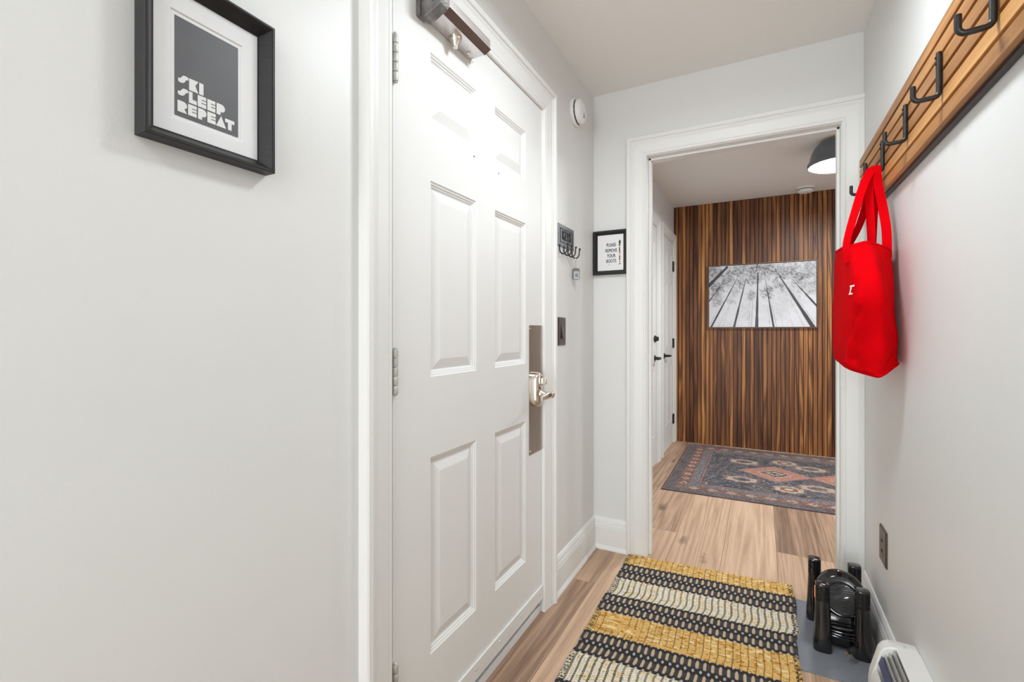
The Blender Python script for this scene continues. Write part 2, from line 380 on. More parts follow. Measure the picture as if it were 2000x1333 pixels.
# baseboards
BB = [(0, 0), (.0225, 0), (.0225, .006), (.0155, .022), (.0150, .024), (.0150, .116), (.0135, .119), (.0125, .120), (.0150, .122), (.0130, .134), (.0105, .137), (.0095, .139), (.0125, .141), (.0100, .155), (.0050, .165), (0, .166)]
def baseboard(name, mp, a0, a1):
    b = MB(); b.loft([[mp(a0, z, h) for h, z in BB], [mp(a1, z, h) for h, z in BB]])
    return struct(b, name, M['trim'])
baseboard('baseboard_left', mL, DY1 + .096, Y1 - .0005)
baseboard('baseboard_far', mF, XL + .0005, OX0 - .1025)
baseboard('baseboard_right', mR, YN, Y1 - .032)
baseboard('baseboard_rear', mL, YN + .001, DY0 - .11)

# ------------------------------------------------------------------ doors
PAN = [(0, 0), (.004, -.0035), (.007, -.0040), (.009, -.0070), (.013, -.0080), (.015, -.0105), (.019, -.0120), (.046, -.0035), (.049, -.0030)]
def panel_door(name, mp, a0, a1, z0, z1, panels, m, th=.044, prof=PAN, bv=0):
    """slab with recessed panels; front face at h=0"""
    b = MB()
    As = sorted({a0, a1} | {p[0] for p in panels} | {p[1] for p in panels}); Zs = sorted({z0, z1} | {p[2] for p in panels} | {p[3] for p in panels})
    for i in range(len(As) - 1):
        for j in range(len(Zs) - 1):
            ca, cz = (As[i] + As[i + 1]) / 2, (Zs[j] + Zs[j + 1]) / 2
            if any(p[0] < ca < p[1] and p[2] < cz < p[3] for p in panels): continue
            b.add([mp(As[i], Zs[j], 0), mp(As[i + 1], Zs[j], 0), mp(As[i + 1], Zs[j + 1], 0), mp(As[i], Zs[j + 1], 0)], [(0, 1, 2, 3)])
    for p in panels: b.rings(p, prof, mp)
    v = [mp(a, z, h) for h in (0, -th) for a, z in ((a0, z0), (a1, z0), (a1, z1), (a0, z1))]
    b.add(v, [(4, 5, 6, 7), (0, 1, 5, 4), (1, 2, 6, 5), (2, 3, 7, 6), (3, 0, 4, 7)])
    return b
def flat_normals(o):  # recalculated normals of the open patches must all face out
    return o
PL = (1.031, 1.266); PR = (1.385, 1.621)
pans = [(*PL, 1.748, 1.937), (*PR, 1.748, 1.937), (*PL, 1.042, 1.583), (*PR, 1.042, 1.583), (*PL, .277, .820), (*PR, .277, .820)]
d = panel_door('door_1', mL, DY0 + .003, DY1 - .003, .066, DZ - .002, pans, M['door'])
d1 = tag(d.build('door_1', M['door']), kind='structure')
# sweep strip with screws
b = MB(); b.box(XL, XL + .006, DY0 + .006, DY1 - .004, .060, .116); sweep = b.build('door_sweep', M['trim'], d1, bevel=.0015)
b = MB()
for y in (.95, 1.10, 1.255, 1.41, 1.57, 1.735): b.lathe([(.0045, 0), (.004, .0016), (0.0001, .002)], (XL + .006, y, .094), (1, 0, 0), 12)
b.build('screws', M['hinge'], sweep)
# hinges on the entry door (painted barrels)
for k, (z0, z1) in enumerate(((1.785, 1.903), (1.012, 1.124), (.24, .345))):
    b = MB(); zs = np.linspace(z0, z1, 6)
    for q in range(5): b.lathe([(.0062, zs[q] + .0008), (.0068, zs[q] + .002), (.0068, zs[q + 1] - .002), (.0062, zs[q + 1] - .0008)], (XL + .006, DY0 + .006, 0), (0, 0, 1), 14)
    b.lathe([(.0045, z1 - .001), (.005, z1 + .003), (.001, z1 + .005)], (XL + .006, DY0 + .006, 0), (0, 0, 1), 12)
    b.lathe([(.001, z0 - .004), (.005, z0 - .002), (.0045, z0 + .001)], (XL + .006, DY0 + .006, 0), (0, 0, 1), 12)
    b.build('hinge', M['hinge'], d1, smooth=True)
# little filled nail holes
b = MB()
for y, z in ((1.253, 1.722), (1.41, 1.715)): b.lathe([(.0028, -.0005), (.0026, .0008), (.0001, .0009)], (XL, y, z), (1, 0, 0), 8)
b.build('screw_hole', M['dark'], d1)
# long lock plate
pl = MB().prism(rrect(1.7115, .935, .125, .512, .006), mL, .0, .0022).build('lock_plate', M['steel'], d1)
tag(pl, 'tall brushed steel wrap plate')
b = MB()
for y, z in ((1.658, 1.177), (1.658, .694)): b.lathe([(.005, .0022), (.0045, .0035), (.0001, .004)], (XL, y, z), (1, 0, 0), 14)
b.build('plate_screw', M['chrome'], pl, smooth=True)
def stadium(cy, cz, w_, h_, n=14):
    r = w_ / 2; out = []
    for k in range(n + 1): a = math.pi * k / n; out.append((cy + r * math.cos(a), cz + h_ / 2 - r + r * math.sin(a)))
    for k in range(n + 1): a = math.pi + math.pi * k / n; out.append((cy + r * math.cos(a), cz - h_ / 2 + r + r * math.sin(a)))
    return out
b = MB(); secs = []
for h_, sc in ((.002, 1.0), (.018, 1.0), (.026, .95), (.031, .86), (.033, .72)):
    secs.append([mL(a, c, h_) for a, c in stadium(1.687, .936, .064 * sc, .138 - .064 * (1 - sc))])
b.loft(secs); esc = b.build('lock_case', M['chrome'], d1, smooth=50)
b = MB(); b.loft([[mL(a, c, h_) for a, c in stadium(1.687, .972, .030 * s, .05 * s)] for h_, s in ((.03, 1), (.037, .9), (.039, .7))])
b.box(XL + .037, XL + .058, 1.683, 1.691, .958, .982); b.build('thumb_turn', M['chrome'], esc, bevel=.002, smooth=True)
b = MB(); b.lathe([(.019, .030), (.018, .040), (.0125, .044), (.011, .078), (.013, .084), (.010, .088)], (XL, 1.692, .918), (1, 0, 0), 24)
lp = [(XL + .076, 1.692, .918), (XL + .080, 1.672, .919), (XL + .078, 1.645, .918), (XL + .072, 1.612, .914)]
for (p, q) in zip(lp[:-1], lp[1:]): pass
secs = []
for i, (p, (hy, hx)) in enumerate(zip(lp, ((.012, .009), (.013, .007), (.013, .006), (.010, .005)))):
    secs.append([(p[0] + hx * math.cos(a), p[1], p[2] + hy * math.sin(a)) for a in np.linspace(0, 2 * math.pi, 15)[:-1]])
b.loft(secs); b.build('lever', M['chrome'], esc, smooth=60)

# door closer on the top of the entry door (part of the door it swings with)
poly = [(.0, 2.013), (.055, 2.013), (.076, 2.025), (.076, 2.052), (.066, 2.060), (.0, 2.060)]   # (out, z)
def closer_sec(y, s=1): return [(XL + .001 + a, y, z) for a, z in poly]
cl = MB(); cl.loft([closer_sec(1.0), closer_sec(1.225)]); co_ = cl.build('door_closer', M['closer'], d1, bevel=.0012)
b = MB(); b.add([(XL + .0567, 1.014, 2.0128), (XL + .0783, 1.014, 2.0247), (XL + .0783, 1.226, 2.0247), (XL + .0567, 1.226, 2.0128), (XL + .0567, 1.03, 2.0150), (XL + .0763, 1.03, 2.027), (XL + .0763, 1.226, 2.027), (XL + .0567, 1.226, 2.0150)],
      [(0, 1, 2, 3), (4, 5, 6, 7), (0, 1, 5, 4), (1, 2, 6, 5), (2, 3, 7, 6), (3, 0, 4, 7)])
b.build('edge_strip', M['closerbrown'], co_)
b = MB(); hexa = [(.055 + .013 * math.cos(math.radians(a)), 2.040 + .013 * math.sin(math.radians(a))) for a in range(0, 360, 60)]
outl = [(.004, 2.008), (.012, 1.998), (.030, 1.999), (.055, 2.009), (.074, 2.016), (.079, 2.028), (.079, 2.056), (.06, 2.064), (.012, 2.066), (.004, 2.05)]
b.prism(outl, lambda a, c, h: (XL + a, .978 + h, c), 0, .034)
for z in (2.022, 2.046): b.lathe([(.008, -.004), (.0085, 0), (.005, .001)], (XL + .020, .978, z), (0, -1, 0), 12)
b.box(XL - .0, XL + .012, .970, 1.0, 2.000, 2.045)
b.build('end_casting', M['casting'], co_, bevel=.002)
b = MB(); b.prism(hexa, lambda a, c, h: (XL + a, .9775 - h, c), 0, .0012); b.build('hex_socket', M['dark'], co_)
b = MB(); b.lathe([(.0185, 0), (.0185, .006), (.017, .010), (.008, .026), (.0075, .030), (.0001, .030)], (XL + .027, 1.112, 2.014), (0, 0, -1), 28); b.build('valve_knob', M['chrome'], co_, smooth=30)
b = MB(); b.lathe([(.006, 0), (.006, .005), (.003, .006)], (XL + .02, 1.19, 2.014), (0, 0, -1), 12); b.lathe([(.006, 0), (.006, .005)], (XL + .006, 1.228, 2.012), (0, 0, -1), 12); b.build('closer_screw', M['chrome'], co_)
b = MB(); b.tube([(XL + .04, 1.08, 2.060), (XL + .04, 1.08, 2.075), (XL + .05, 1.0, 2.08), (XL + .035, .93, 2.088)], .007, 8); b.build('closer_arm', M['casting'], co_)

# doors of the far room
def far_door(name, a0, a1, top, lever_y, lever_dir, hinge_y=None, deadbolt=False):
    w_ = a1 - a0; st = .1; mid = .11; pw = (w_ - 2 * st - mid) / 2
    P1 = (a0 + st, a0 + st + pw); P2 = (a1 - st - pw, a1 - st)
    ps = [(*p, z0, z1) for p in (P1, P2) for z0, z1 in ((top - .33, top - .14), (1.02, top - .44), (.25, .82))]
    mm = lambda a, b_, h: (XC + .004 + h, a, b_)
    dd = tag(panel_door(name, mm, a0, a1, .012, top, ps, M['door'], th=.03).build(name, M['door']), kind='structure')
    b = MB(); b.lathe([(.027, .004), (.026, .010), (.014, .013), (.011, .052), (.012, .056)], (XC, lever_y, .93), (1, 0, 0), 20)
    if lever_dir: b.tube([(XC + .052, lever_y, .93), (XC + .056, lever_y + .02 * lever_dir, .931), (XC + .054, lever_y + .07 * lever_dir, .928), (XC + .050, lever_y + .115 * lever_dir, .925)], [.010, .009, .008, .006], 10)
    b.build('door_handle', M['blackmetal'], dd, smooth=50)
    if deadbolt:
        b = MB(); b.lathe([(.030, .004), (.029, .014), (.020, .020), (.019, .035), (.017, .037)], (XC, lever_y, 1.098), (1, 0, 0), 20); b.build('deadbolt', M['blackmetal'], dd, smooth=40)
    if hinge_y:
        for z0, z1 in ((1.785, 1.89), (.99, 1.088), (.20, .302)):
            b = MB(); b.lathe([(.007, z0), (.007, z1)], (XC + .012, hinge_y, 0), (0, 0, 1), 12); b.box(XC + .0045, XC + .008, hinge_y - .03, hinge_y, z0, z1); b.build('hinge', M['blackmetal'], dd)
    return dd
far_door('door_2', 3.42, 4.235, 2.075, 4.155, -1, deadbolt=True)
far_door('door_3', 4.535, 5.10, 2.075, 4.60, 1, hinge_y=5.103)
FP = [(0, 0), (0, .010), (.012, .011), (.014, .014), (.05, .017), (.062, .022), (.072, .026), (.086, .027), (.089, .024), (.089, 0)]
casing(mC, 3.415, 4.240, 2.082, 'trim_7', FP)
casing(mC, 4.530, 5.110, 2.082, 'trim_8', FP)
def bb2(name, a0, a1): baseboard(name, mC, a0, a1)
bb2('baseboard_west', Y1b + .001, 3.32)

# ------------------------------------------------------------------ things on the left wall
def frame_part(t, mp, rect, depth, bar, inner, m, lip=.004):
    """bar profile: outer side, thin front lip, long inner slope down to the picture"""
    b = MB(); b.rings(rect, [(0, 0.0005), (0, depth - .001), (.001, depth), (lip, depth), (lip + .002, depth - .0015), (bar - .002, inner + .002), (bar, inner + .002), (bar, .001)], mp, fill=False)
    return b.build('frame', m, t)
# ski picture
t = empty('picture_frame', (XL, .4435, 1.454), 'deep black frame with SKI SLEEP REPEAT print left of the entry door', 'picture frame')
R = (.342, .546, 1.454, 1.716)
frame_part(t, mL, R, .028, .0205, .006, M['frame'])
# mat board with window
b = MB(); wr = (.3855, .4985, 1.4965, 1.6650)
for a0, a1, z0, z1 in ((R[0] + .008, wr[0], R[2] + .008, R[3] - .008), (wr[1], R[1] - .008, R[2] + .008, R[3] - .008), (wr[0], wr[1], R[2] + .008, wr[2]), (wr[0], wr[1], wr[3], R[3] - .008)):
    v = [mL(a, z, .0065) for a, z in ((a0, z0), (a1, z0), (a1, z1), (a0, z1))]; b.add(v, [(0, 1, 2, 3)])
b.rings(wr, [(0, .0065), (.0016, .0045)], mL, fill=False)
mb_ = b.build('mat_board', M['mat_board'], t)
b = MB(); v = [mL(a, z, .0044) for a, z in ((wr[0] - .002, wr[2] - .002), (wr[1] + .002, wr[2] - .002), (wr[1] + .002, wr[3] + .002), (wr[0] - .002, wr[3] + .002))]; b.add(v, [(0, 1, 2, 3)])
pp = b.build('print_paper', M['mat_board'], t)
b = MB(); v = [mL(a, z, .0049) for a, z in ((.3925, 1.5035), (.4917, 1.5035), (.4917, 1.658), (.3925, 1.658))]; b.add(v, [(0, 1, 2, 3)])
pr = b.build('print', M['print'], pp); tag(pr, 'charcoal print area')
def gS(): 
    return [(0, .12), (0, .50), (.18, .50), (.30, .62), (.40, .84), (.54, .98), (.80, 1.0), (1, .93), (1, .58), (.86, .60), (.76, .50), (.66, .26), (.52, .08), (.28, 0), (.1, .04)]
def arc(cx, cy, rx, ry, a0, a1, n=10): return [(cx + rx * math.cos(math.radians(a0 + (a1 - a0) * k / n)), cy + ry * math.sin(math.radians(a0 + (a1 - a0) * k / n))) for k in range(n + 1)]
G = {'S': [gS()], 'K': [[(0, 0), (0, 1), (1, 1), (.66, .56), (1, 0)]], 'I': [[(0, 0), (0, 1), (1, 1), (1, 0)]],
     'L': [[(0, 0), (0, 1), (.46, 1), (.46, .36), (1, .36), (1, 0)]],
     'E': [[(0, 0), (0, 1), (1, 1), (1, .70), (.45, .70), (.45, .62), (1, .62), (1, .42), (.45, .42), (.45, .34), (1, .34), (1, 0)]],
     'P': [[(0, 0), (0, 1), (.55, 1)] + arc(.55, .64, .45, .36, 90, -90) + [(.47, .28), (.47, 0)]],
     'R': [[(0, 0), (0, 1), (.55, 1)] + arc(.55, .68, .45, .32, 90, -70) + [(1, 0)]],
     'A': [[(0, 0), (.5, 1.05), (1, 0)]], 'T': [[(.30, 0), (.30, .66), (0, .66), (0, 1), (1, 1), (1, .66), (.70, .66), (.70, 0)]]}
rows = [(1.5505, 1.569, [('S', .3973, .412), ('K', .4131, .4269), ('I', .4281, .4347)]),
        (1.5305, 1.5486, [('S', .3969, .4117), ('L', .4128, .4244), ('E', .4259, .4389), ('E', .4407, .4534), ('P', .4553, .4692)]),
        (1.5106, 1.5282, [('R', .3964, .4102), ('E', .4116, .4244), ('P', .4264, .4394), ('E', .4407, .4539), ('A', .4544, .4711), ('T', .4694, .485)])]
b = MB()
for z0, z1, ls in rows:
    for g, y0, y1 in ls:
        dz = .5 * (z1 - z0) if g == 'S' else 0
        for pl_ in G[g]:
            zz0 = z0 + (.006 if g == 'S' else 0)
            b.prism([(y0 + (y1 - y0) * u, zz0 + (z1 + (.0005 if g == 'S' else 0) - zz0) * v_) for u, v_ in pl_], mL, .0050, .0053)
b.build('lettering', M['whiteink'], pr)
def glass_mat():
    m = bpy.data.materials.new('picture_glass'); m.use_nodes = True; b_ = m.node_tree.nodes['Principled BSDF']
    b_.inputs['Base Color'].default_value = (1, 1, 1, 1); b_.inputs['Roughness'].default_value = .02; b_.inputs['Transmission Weight'].default_value = 1; b_.inputs['IOR'].default_value = 1.02
    return m

# smoke alarm
def alarm(loc, axis, label, r=.067):
    t = empty('smoke_alarm', loc, label, 'smoke alarm')
    ax = Vector(axis)
    b = MB(); b.lathe([(r, 0.0005), (r, .010), (r * .95, .014), (r * .86, .015), (r * .86, .0001)], loc, ax, 48); b.build('base_ring', M['white'], t, smooth=40)
    b = MB(); b.lathe([(r * .80, .0145), (r * .80, .024)], loc, ax, 48)
    b.build('vent_gap', M['keyplate'], t)
    b = MB(); b.lathe([(r * .86, .021), (r * .88, .032), (r * .82, .040), (r * .66, .046), (r * .30, .048), (.0005, .048)], loc, ax, 48)
    cap = b.build('cover', M['white'], t, smooth=50)
    a = ax.orthogonal().normalized(); c_ = ax.cross(a)
    b = MB()
    o0 = Vector(loc) + ax * .0478
    for k in range(5):
        p = o0 + (Vector((0, 0, -.012 - .005 * k)) if abs(ax.z) < .5 else Vector((.012 + .005 * k, 0, 0))); q = Vector((0, 1, 0)) if abs(ax.z) < .5 else Vector((0, 1, 0))
        b.tube([p - q * .006, p + q * .006], .0011, 6)
    b.build('sounder_slots', M['ink'], cap)
    b = MB(); b.lathe([(.012, .047), (.012, .0495), (.010, .0505)], Vector(loc) + (Vector((0, .0, .016)) if abs(ax.z) < .5 else Vector((-.02, 0, 0))), ax, 20); b.build('test_button', M['white'], cap, smooth=30)
    for k, d_ in enumerate((0,)): 
        b = MB()
        for s in range(14):
            ang = 2 * math.pi * s / 14; p = Vector(loc) + ax * .0165 + (a * math.cos(ang) + c_ * math.sin(ang)) * r * .80
            b.lathe([(.0024, -.003), (.0024, .003)], p, (a * math.cos(ang) + c_ * math.sin(ang)), 6)
        b.build('vent_posts', M['ink'], t)
alarm((XL, 2.160, 2.232), (1, 0, 0), 'round white smoke alarm on the wall high between the door frame and the corner')

# key rack
t = empty('key_rack', (XL, 2.03, 1.553), 'small grey metal key rack reading KEYS with four curled black hooks', 'key rack')
b = MB(); b.box(XL + .0005, XL + .005, 1.928, 2.136, 1.553, 1.652); kp = b.build('plate', M['keyplate'], t, bevel=.0008)
b = MB(); fr = (1.962, 2.114, 1.571, 1.636)
b.rings(fr, [(0, .0052), (0, .0066), (.0035, .0066), (.0035, .0052)], mL, fill=False); b.box(XL + .0045, XL + .0055, 1.938, 1.942, 1.60, 1.606); b.build('border', M['ink'], kp)
text_mesh('KEYS', .060, mL, .0052, .0078, ax=2.038, ay=1.6035, sx=.82, off=.0006).build('lettering', M['ink'], kp)
hooks_y = [1.958, 2.010, 2.062, 2.114]
for y in hooks_y:
    b = MB(); b.tube([(XL + .004, y, 1.562), (XL + .004, y, 1.548)] + [(XL + .004 + .018 - .018 * math.cos(a), y, 1.536 - .022 * math.sin(a)) for a in np.linspace(.1, math.pi, 10)] + [(XL + .041, y, 1.548), (XL + .043, y, 1.556)], .0032, 8)
    b.lathe([(.0046, -.003), (.0052, .001), (.003, .005)], (XL + .043, y, 1.556), (0, 0, 1), 10)
    b.build('hook', M['blackmetal'], t, smooth=True)
# keychain on the last hook
t = empty('key_fob', (XL + .024, 2.114, 1.41), 'small grey rectangular key fob hanging from the last hook of the key rack', 'key fob')
b = MB(); xk = XL + .023
ring = [(xk, 2.114 + .005 * math.cos(a), 1.508 + .008 * math.sin(a)) for a in np.linspace(0, 2 * math.pi, 16)]
b.tube(ring, .0009, 6, cap=False)
for k in range(6): b.tube([(xk + (.0015 if k % 2 else 0), 2.114 + (0 if k % 2 else .002), 1.501 - .0055 * k), (xk, 2.114 - (0 if k % 2 else .002), 1.495 - .0055 * k)], .0011, 6)
b.build('chain', M['chrome'], t)
fob = rrect(2.116, 1.440, .031, .056, .009)
mf = lambda a, c_, h: (xk + h + (a - 2.116) * .9, 2.116 + (a - 2.116) * .6, c_)
body = MB().prism(fob, mf, -.002, .002).build('fob_body', M['keyplate'], t, bevel=.0005)
MB().prism(rrect(2.116, 1.434, .024, .038, .002), mf, -.0026, .0026).build('label_window', M['acrylic'], body)
b = MB()
for k in range(3): b.prism(rrect(2.112 + .004 * k, 1.434, .0016, .020 - .006 * abs(k - 1), .0004), mf, -.0032, .0032)
b.build('printed_marks', M['ink'], body)

# light switch
def plate_switch(name, mp, a0, a1, z0, z1, label, rocker=True):
    org = mp((a0 + a1) / 2, z0, 0); t = empty(name, org, label, 'light switch' if rocker else 'wall plate')
    b = MB(); cx, cz = (a0 + a1) / 2, (z0 + z1) / 2
    b.rings((a0, a1, z0, z1), [(0, .0003), (0, .003), (.004, .0065), (.005, .0068)], mp); p = b.build('cover_plate', M['bronze'], t)
    b = MB(); b.rings((cx - .0175, cx + .0175, cz - .036, cz + .036), [(0, .0066), (0, .0072), (.0015, .0072), (.002, .0058)], mp); b.build('insert', M['softblack'], p)
    if rocker:
        b = MB(); v = [mp(a, z, h) for a in (cx - .014, cx + .014) for z, h in ((cz - .032, .006), (cz - .032, .0165), (cz - .006, .0115), (cz + .032, .0065), (cz + .032, .006))]
        b.add(v, [(0, 1, 2, 3, 4), (5, 6, 7, 8, 9), (0, 1, 6, 5), (1, 2, 7, 6), (2, 3, 8, 7), (3, 4, 9, 8), (4, 0, 5, 9)]); b.build('rocker', M['bronze'], t, bevel=.001)
    else:
        for dz in (.018, -.018):
            b = MB()
            for da in (-.0065, .0065): b.prism(rrect(cx + da, cz + dz, .0025, .009, .0008), mp, .0060, .0082)
            b.build('socket_slots', M['ink'], t)
    return t
plate_switch('light_switch', mL, 1.942, 2.028, 1.103, 1.230, 'dark bronze light switch on the wall beside the entry door')
plate_switch('wall_outlet', mR, 2.030, 2.128, .345, .470, 'dark bronze outlet cover low on the right wall above the boot dryer', rocker=False)

# boots sign on the far wall
t = empty('picture_frame', (-.706, Y1, 1.468), 'small black frame with PLEASE REMOVE YOUR BOOTS sign beside the cased opening', 'picture frame')
R = (-.8000, -.6165, 1.468, 1.702)
frame_part(t, mF, R, .022, .022, .008, M['frame'], lip=.010)
b = MB(); v = [mF(a, z, .0085) for a, z in ((R[0] + .01, R[2] + .01), (R[1] - .01, R[2] + .01), (R[1] - .01, R[3] - .01), (R[0] + .01, R[3] - .01))]; b.add(v, [(0, 1, 2, 3)])
mtb = b.build('mat_board', M['mat_board'], t)
b = MB(); b.rings((-.750, -.6515, 1.517, 1.652), [(0, .0087), (.0012, .0094)], mF); sg = b.build('sign_card', M['mat_board'], t)
b = MB()
for s_, z in (('PLEASE', 1.6245), ('REMOVE', 1.595), ('YOUR', 1.567), ('BOOTS', 1.539)):
    
    for dx_ in (-.00035, 0, .00035):
        q = text_mesh(s_, .0262, mF, .0095, .0100, ax=-.7035 + dx_, ay=z, sx=.64); b.add(q.v, q.f)
b.build('lettering', M['ink'], sg)
b = MB(); rr = random.Random(3)
def patch(z0, z1, mi, n):
    for k in range(n):
        z = rr.uniform(z0, z1); a = rr.uniform(-.6615, -.655); w_ = rr.uniform(.003, .006); h_ = rr.uniform(.002, .006)
        b.prism(rrect(a, z, w_, h_, .0008, 2), mF, .0095, .0098 + .0001 * mi, mi)
patch(1.612, 1.648, 0, 22); patch(1.585, 1.612, 1, 26); patch(1.552, 1.585, 2, 18); patch(1.520, 1.552, 0, 12); patch(1.53, 1.56, 1, 6)
b.build('floral_strip', [M['ink'], M['orangepaint'], M['pink']], sg); b = MB()
for k in range(1): b.prism(rrect(-.715 + .008 * k, 1.5215, .004, .0022, .0006, 2), mF, .0095, .0099, 0)
b.build('scribble', M['ink'], sg)

# ------------------------------------------------------------------ coat rack on the right wall
t = empty('coat_rack', (XR, 1.5, 1.633), 'long slatted wooden coat rack with black hooks along the right wall', 'coat rack')
RY0, RY1 = .70, 2.372
b = MB(); tn = []; pit = .0405
for k in range(6):
    z0 = 1.636 + pit * k; n0 = len(b.f); b.box(XR - .027, XR - .014, RY0, RY1, z0, z0 + .0315); tn += [(rnd.uniform(.42, .78), rnd.random() * 5, 0)] * 6
sl = b.build('slat_panel', rackwood, t, bevel=.0012); tone(sl, tn)
b = MB(); tn = []; b.box(XR - .014, XR - .002, RY0 + .01, RY1 - .025, 1.640, 1.868); bk = b.build('backing', rackwood, t); tone(bk, [(.02, 1, 0)] * 6)
b = MB(); b.box(XR - .0145, XR - .0005, RY0, RY1 - .012, 1.6335, 1.6395); b.box(XR - .0135, XR - .0008, RY0, RY1 - .012, 1.628, 1.6335); b.build('bottom_rail', M['blackmetal'], t, bevel=.001)
def hook_mb(y):
    b = MB(); x0 = XR - .033
    ang = [k * math.pi / 2 / 6 for k in range(7)]; r = .011
    pts = [(x0, y, 1.793), (x0, y, 1.694 + r)]
    pts += [(x0 - r + r * math.cos(a), y, 1.694 + r - r * math.sin(a)) for a in ang[1:]]
    xe = .3065
    pts += [(xe + r, y, 1.6925)]
    pts += [(xe + r - r * math.sin(a), y, 1.6925 + r - r * math.cos(a)) for a in ang[1:]]
    pts += [(xe, y, 1.726)]
    b.tube(pts, .0056, 14)
    b.lathe([(.0056, 0), (.0035, .002)], (xe, y, 1.726), (0, 0, 1), 14)
    b.lathe([(.0056, 0), (.0035, .002)], (x0, y, 1.793), (0, 0, 1), 14)
    return b
for k in range(6):
    y = .821 + .277 * k
    h_ = hook_mb(y).build('hook', M['blackmetal'], t, smooth=50)
    b = MB()
    for z in (1.782, 1.768): b.lathe([(.0032, 0), (.003, .0018), (.0001, .0022)], (XR - .0385, y, z), (-1, 0, 0), 10)
    b.build('screw', M['softblack'], h_)

# ------------------------------------------------------------------ red tote bag
HY = .821 + .277 * 4
t = empty('tote_bag', (.31, 1.93, 1.05), 'red canvas tote bag hanging by its straps from a hook of the coat rack', 'tote bag')
sec = [  # top -> bottom; FF, F1, NF, R, NB, B1, BB
    [(.246, 2.150, 1.470), (.243, 1.93, 1.455), (.240, 1.805, 1.440), (.290, 1.795, 1.450), (.358, 1.850, 1.430), (.374, 2.0, 1.44), (.374, 2.14, 1.455)],
    [(.240, 2.140, 1.38), (.236, 1.90, 1.37), (.246, 1.765, 1.36), (.305, 1.735, 1.365), (.366, 1.850, 1.355), (.377, 2.0, 1.36), (.377, 2.14, 1.37)],
    [(.235, 2.130, 1.28), (.234, 1.84, 1.275), (.252, 1.705, 1.27), (.318, 1.710, 1.27), (.371, 1.850, 1.265), (.379, 2.0, 1.27), (.379, 2.14, 1.28)],
    [(.234, 2.120, 1.17), (.230, 1.88, 1.16), (.252, 1.765, 1.15), (.322, 1.735, 1.145), (.375, 1.842, 1.155), (.380, 2.0, 1.17), (.379, 2.13, 1.18)],
    [(.234, 2.105, 1.085), (.236, 1.93, 1.072), (.250, 1.82, 1.062), (.318, 1.758, 1.046), (.377, 1.835, 1.080), (.380, 1.98, 1.09), (.379, 2.12, 1.095)],
    [(.237, 2.100, 1.070), (.243, 1.92, 1.050), (.256, 1.845, 1.040), (.315, 1.762, 1.024), (.376, 1.830, 1.066), (.378, 1.97, 1.07), (.376, 2.11, 1.078)]]
SC = np.array(sec)                                   # (L,7,3)
def resample_loop(P, n=126):
    m_ = len(P); out = []
    Q = P
    for _ in range(2 if len(P) else 0):                                # corner rounding
        Q = np.concatenate([np.stack([.90 * Q + .10 * np.roll(Q, -1, 0), .10 * Q + .90 * np.roll(Q, -1, 0)], 1).reshape(-1, 3)], 0)
    L_ = np.linalg.norm(np.roll(Q, -1, 0) - Q, axis=1); cum = np.concatenate([[0], np.cumsum(L_)]); Qc = np.concatenate([Q, Q[:1]])
    tt = np.linspace(0, cum[-1], n, endpoint=False)
    return np.stack([np.interp(tt, cum, Qc[:, k]) for k in range(3)], 1)
nl = 90; lv = np.linspace(0, len(SC) - 1, nl); secs_ = []
for l in lv:
    i0 = min(int(l), len(SC) - 2); f = l - i0
    p0, p1, p2, p3 = SC[max(i0 - 1, 0)], SC[i0], SC[i0 + 1], SC[min(i0 + 2, len(SC) - 1)]
    P = .5 * ((2 * p1) + (-p0 + p2) * f + (2 * p0 - 5 * p1 + 4 * p2 - p3) * f * f + (-p0 + 3 * p1 - 3 * p2 + p3) * f ** 3)
    secs_.append(resample_loop(P))
A = np.array(secs_)                                   # (nl,n,3)
dU = np.roll(A, -1, 1) - np.roll(A, 1, 1); dV = np.gradient(A, axis=0)
NN = np.cross(dU, dV); NN /= np.linalg.norm(NN, axis=2, keepdims=True) + 1e-9
cen = A.mean(1, keepdims=True); sgn = np.sign((NN * (A - cen)).sum(2, keepdims=True)); NN *= sgn
vv, uu = np.meshgrid(np.linspace(0, 1, nl), np.linspace(0, 1, A.shape[1], endpoint=False), indexing='ij')
# folds: soft stretched creases (periodic in u by blending)
def per(fn): return fn(uu) * (1 - uu) + fn(uu - 1) * uu
w1 = per(lambda u: fbm(u * 16 + vv * 3, vv * 3.2 + u * 2, 3, 11)) - .5
w2 = per(lambda u: 1 - abs(2 * fbm(u * 9 - vv * 3.5, vv * 4 + u * 4, 2, 31) - 1)) - .75
w3 = per(lambda u: 1 - abs(2 * fbm(u * 12 + vv * 5, vv * 8, 2, 77) - 1)) - .75
edge = np.clip(np.minimum(vv, 1 - vv) * 12, 0, 1)
sharp = 1 - abs(2 * fbm(uu * 5 + vv * 4.0, vv * 3 - uu * 3, 1, 5) - 1)
D_ = (.008 * w1 + .012 * w2 * (.4 + vv) + .010 * w3 * np.clip(vv * 2 - .6, 0, 1)) * edge
x_ = A[..., 0]; D_ = D_ * np.clip((x_ - .232) / .02, .25, 1)
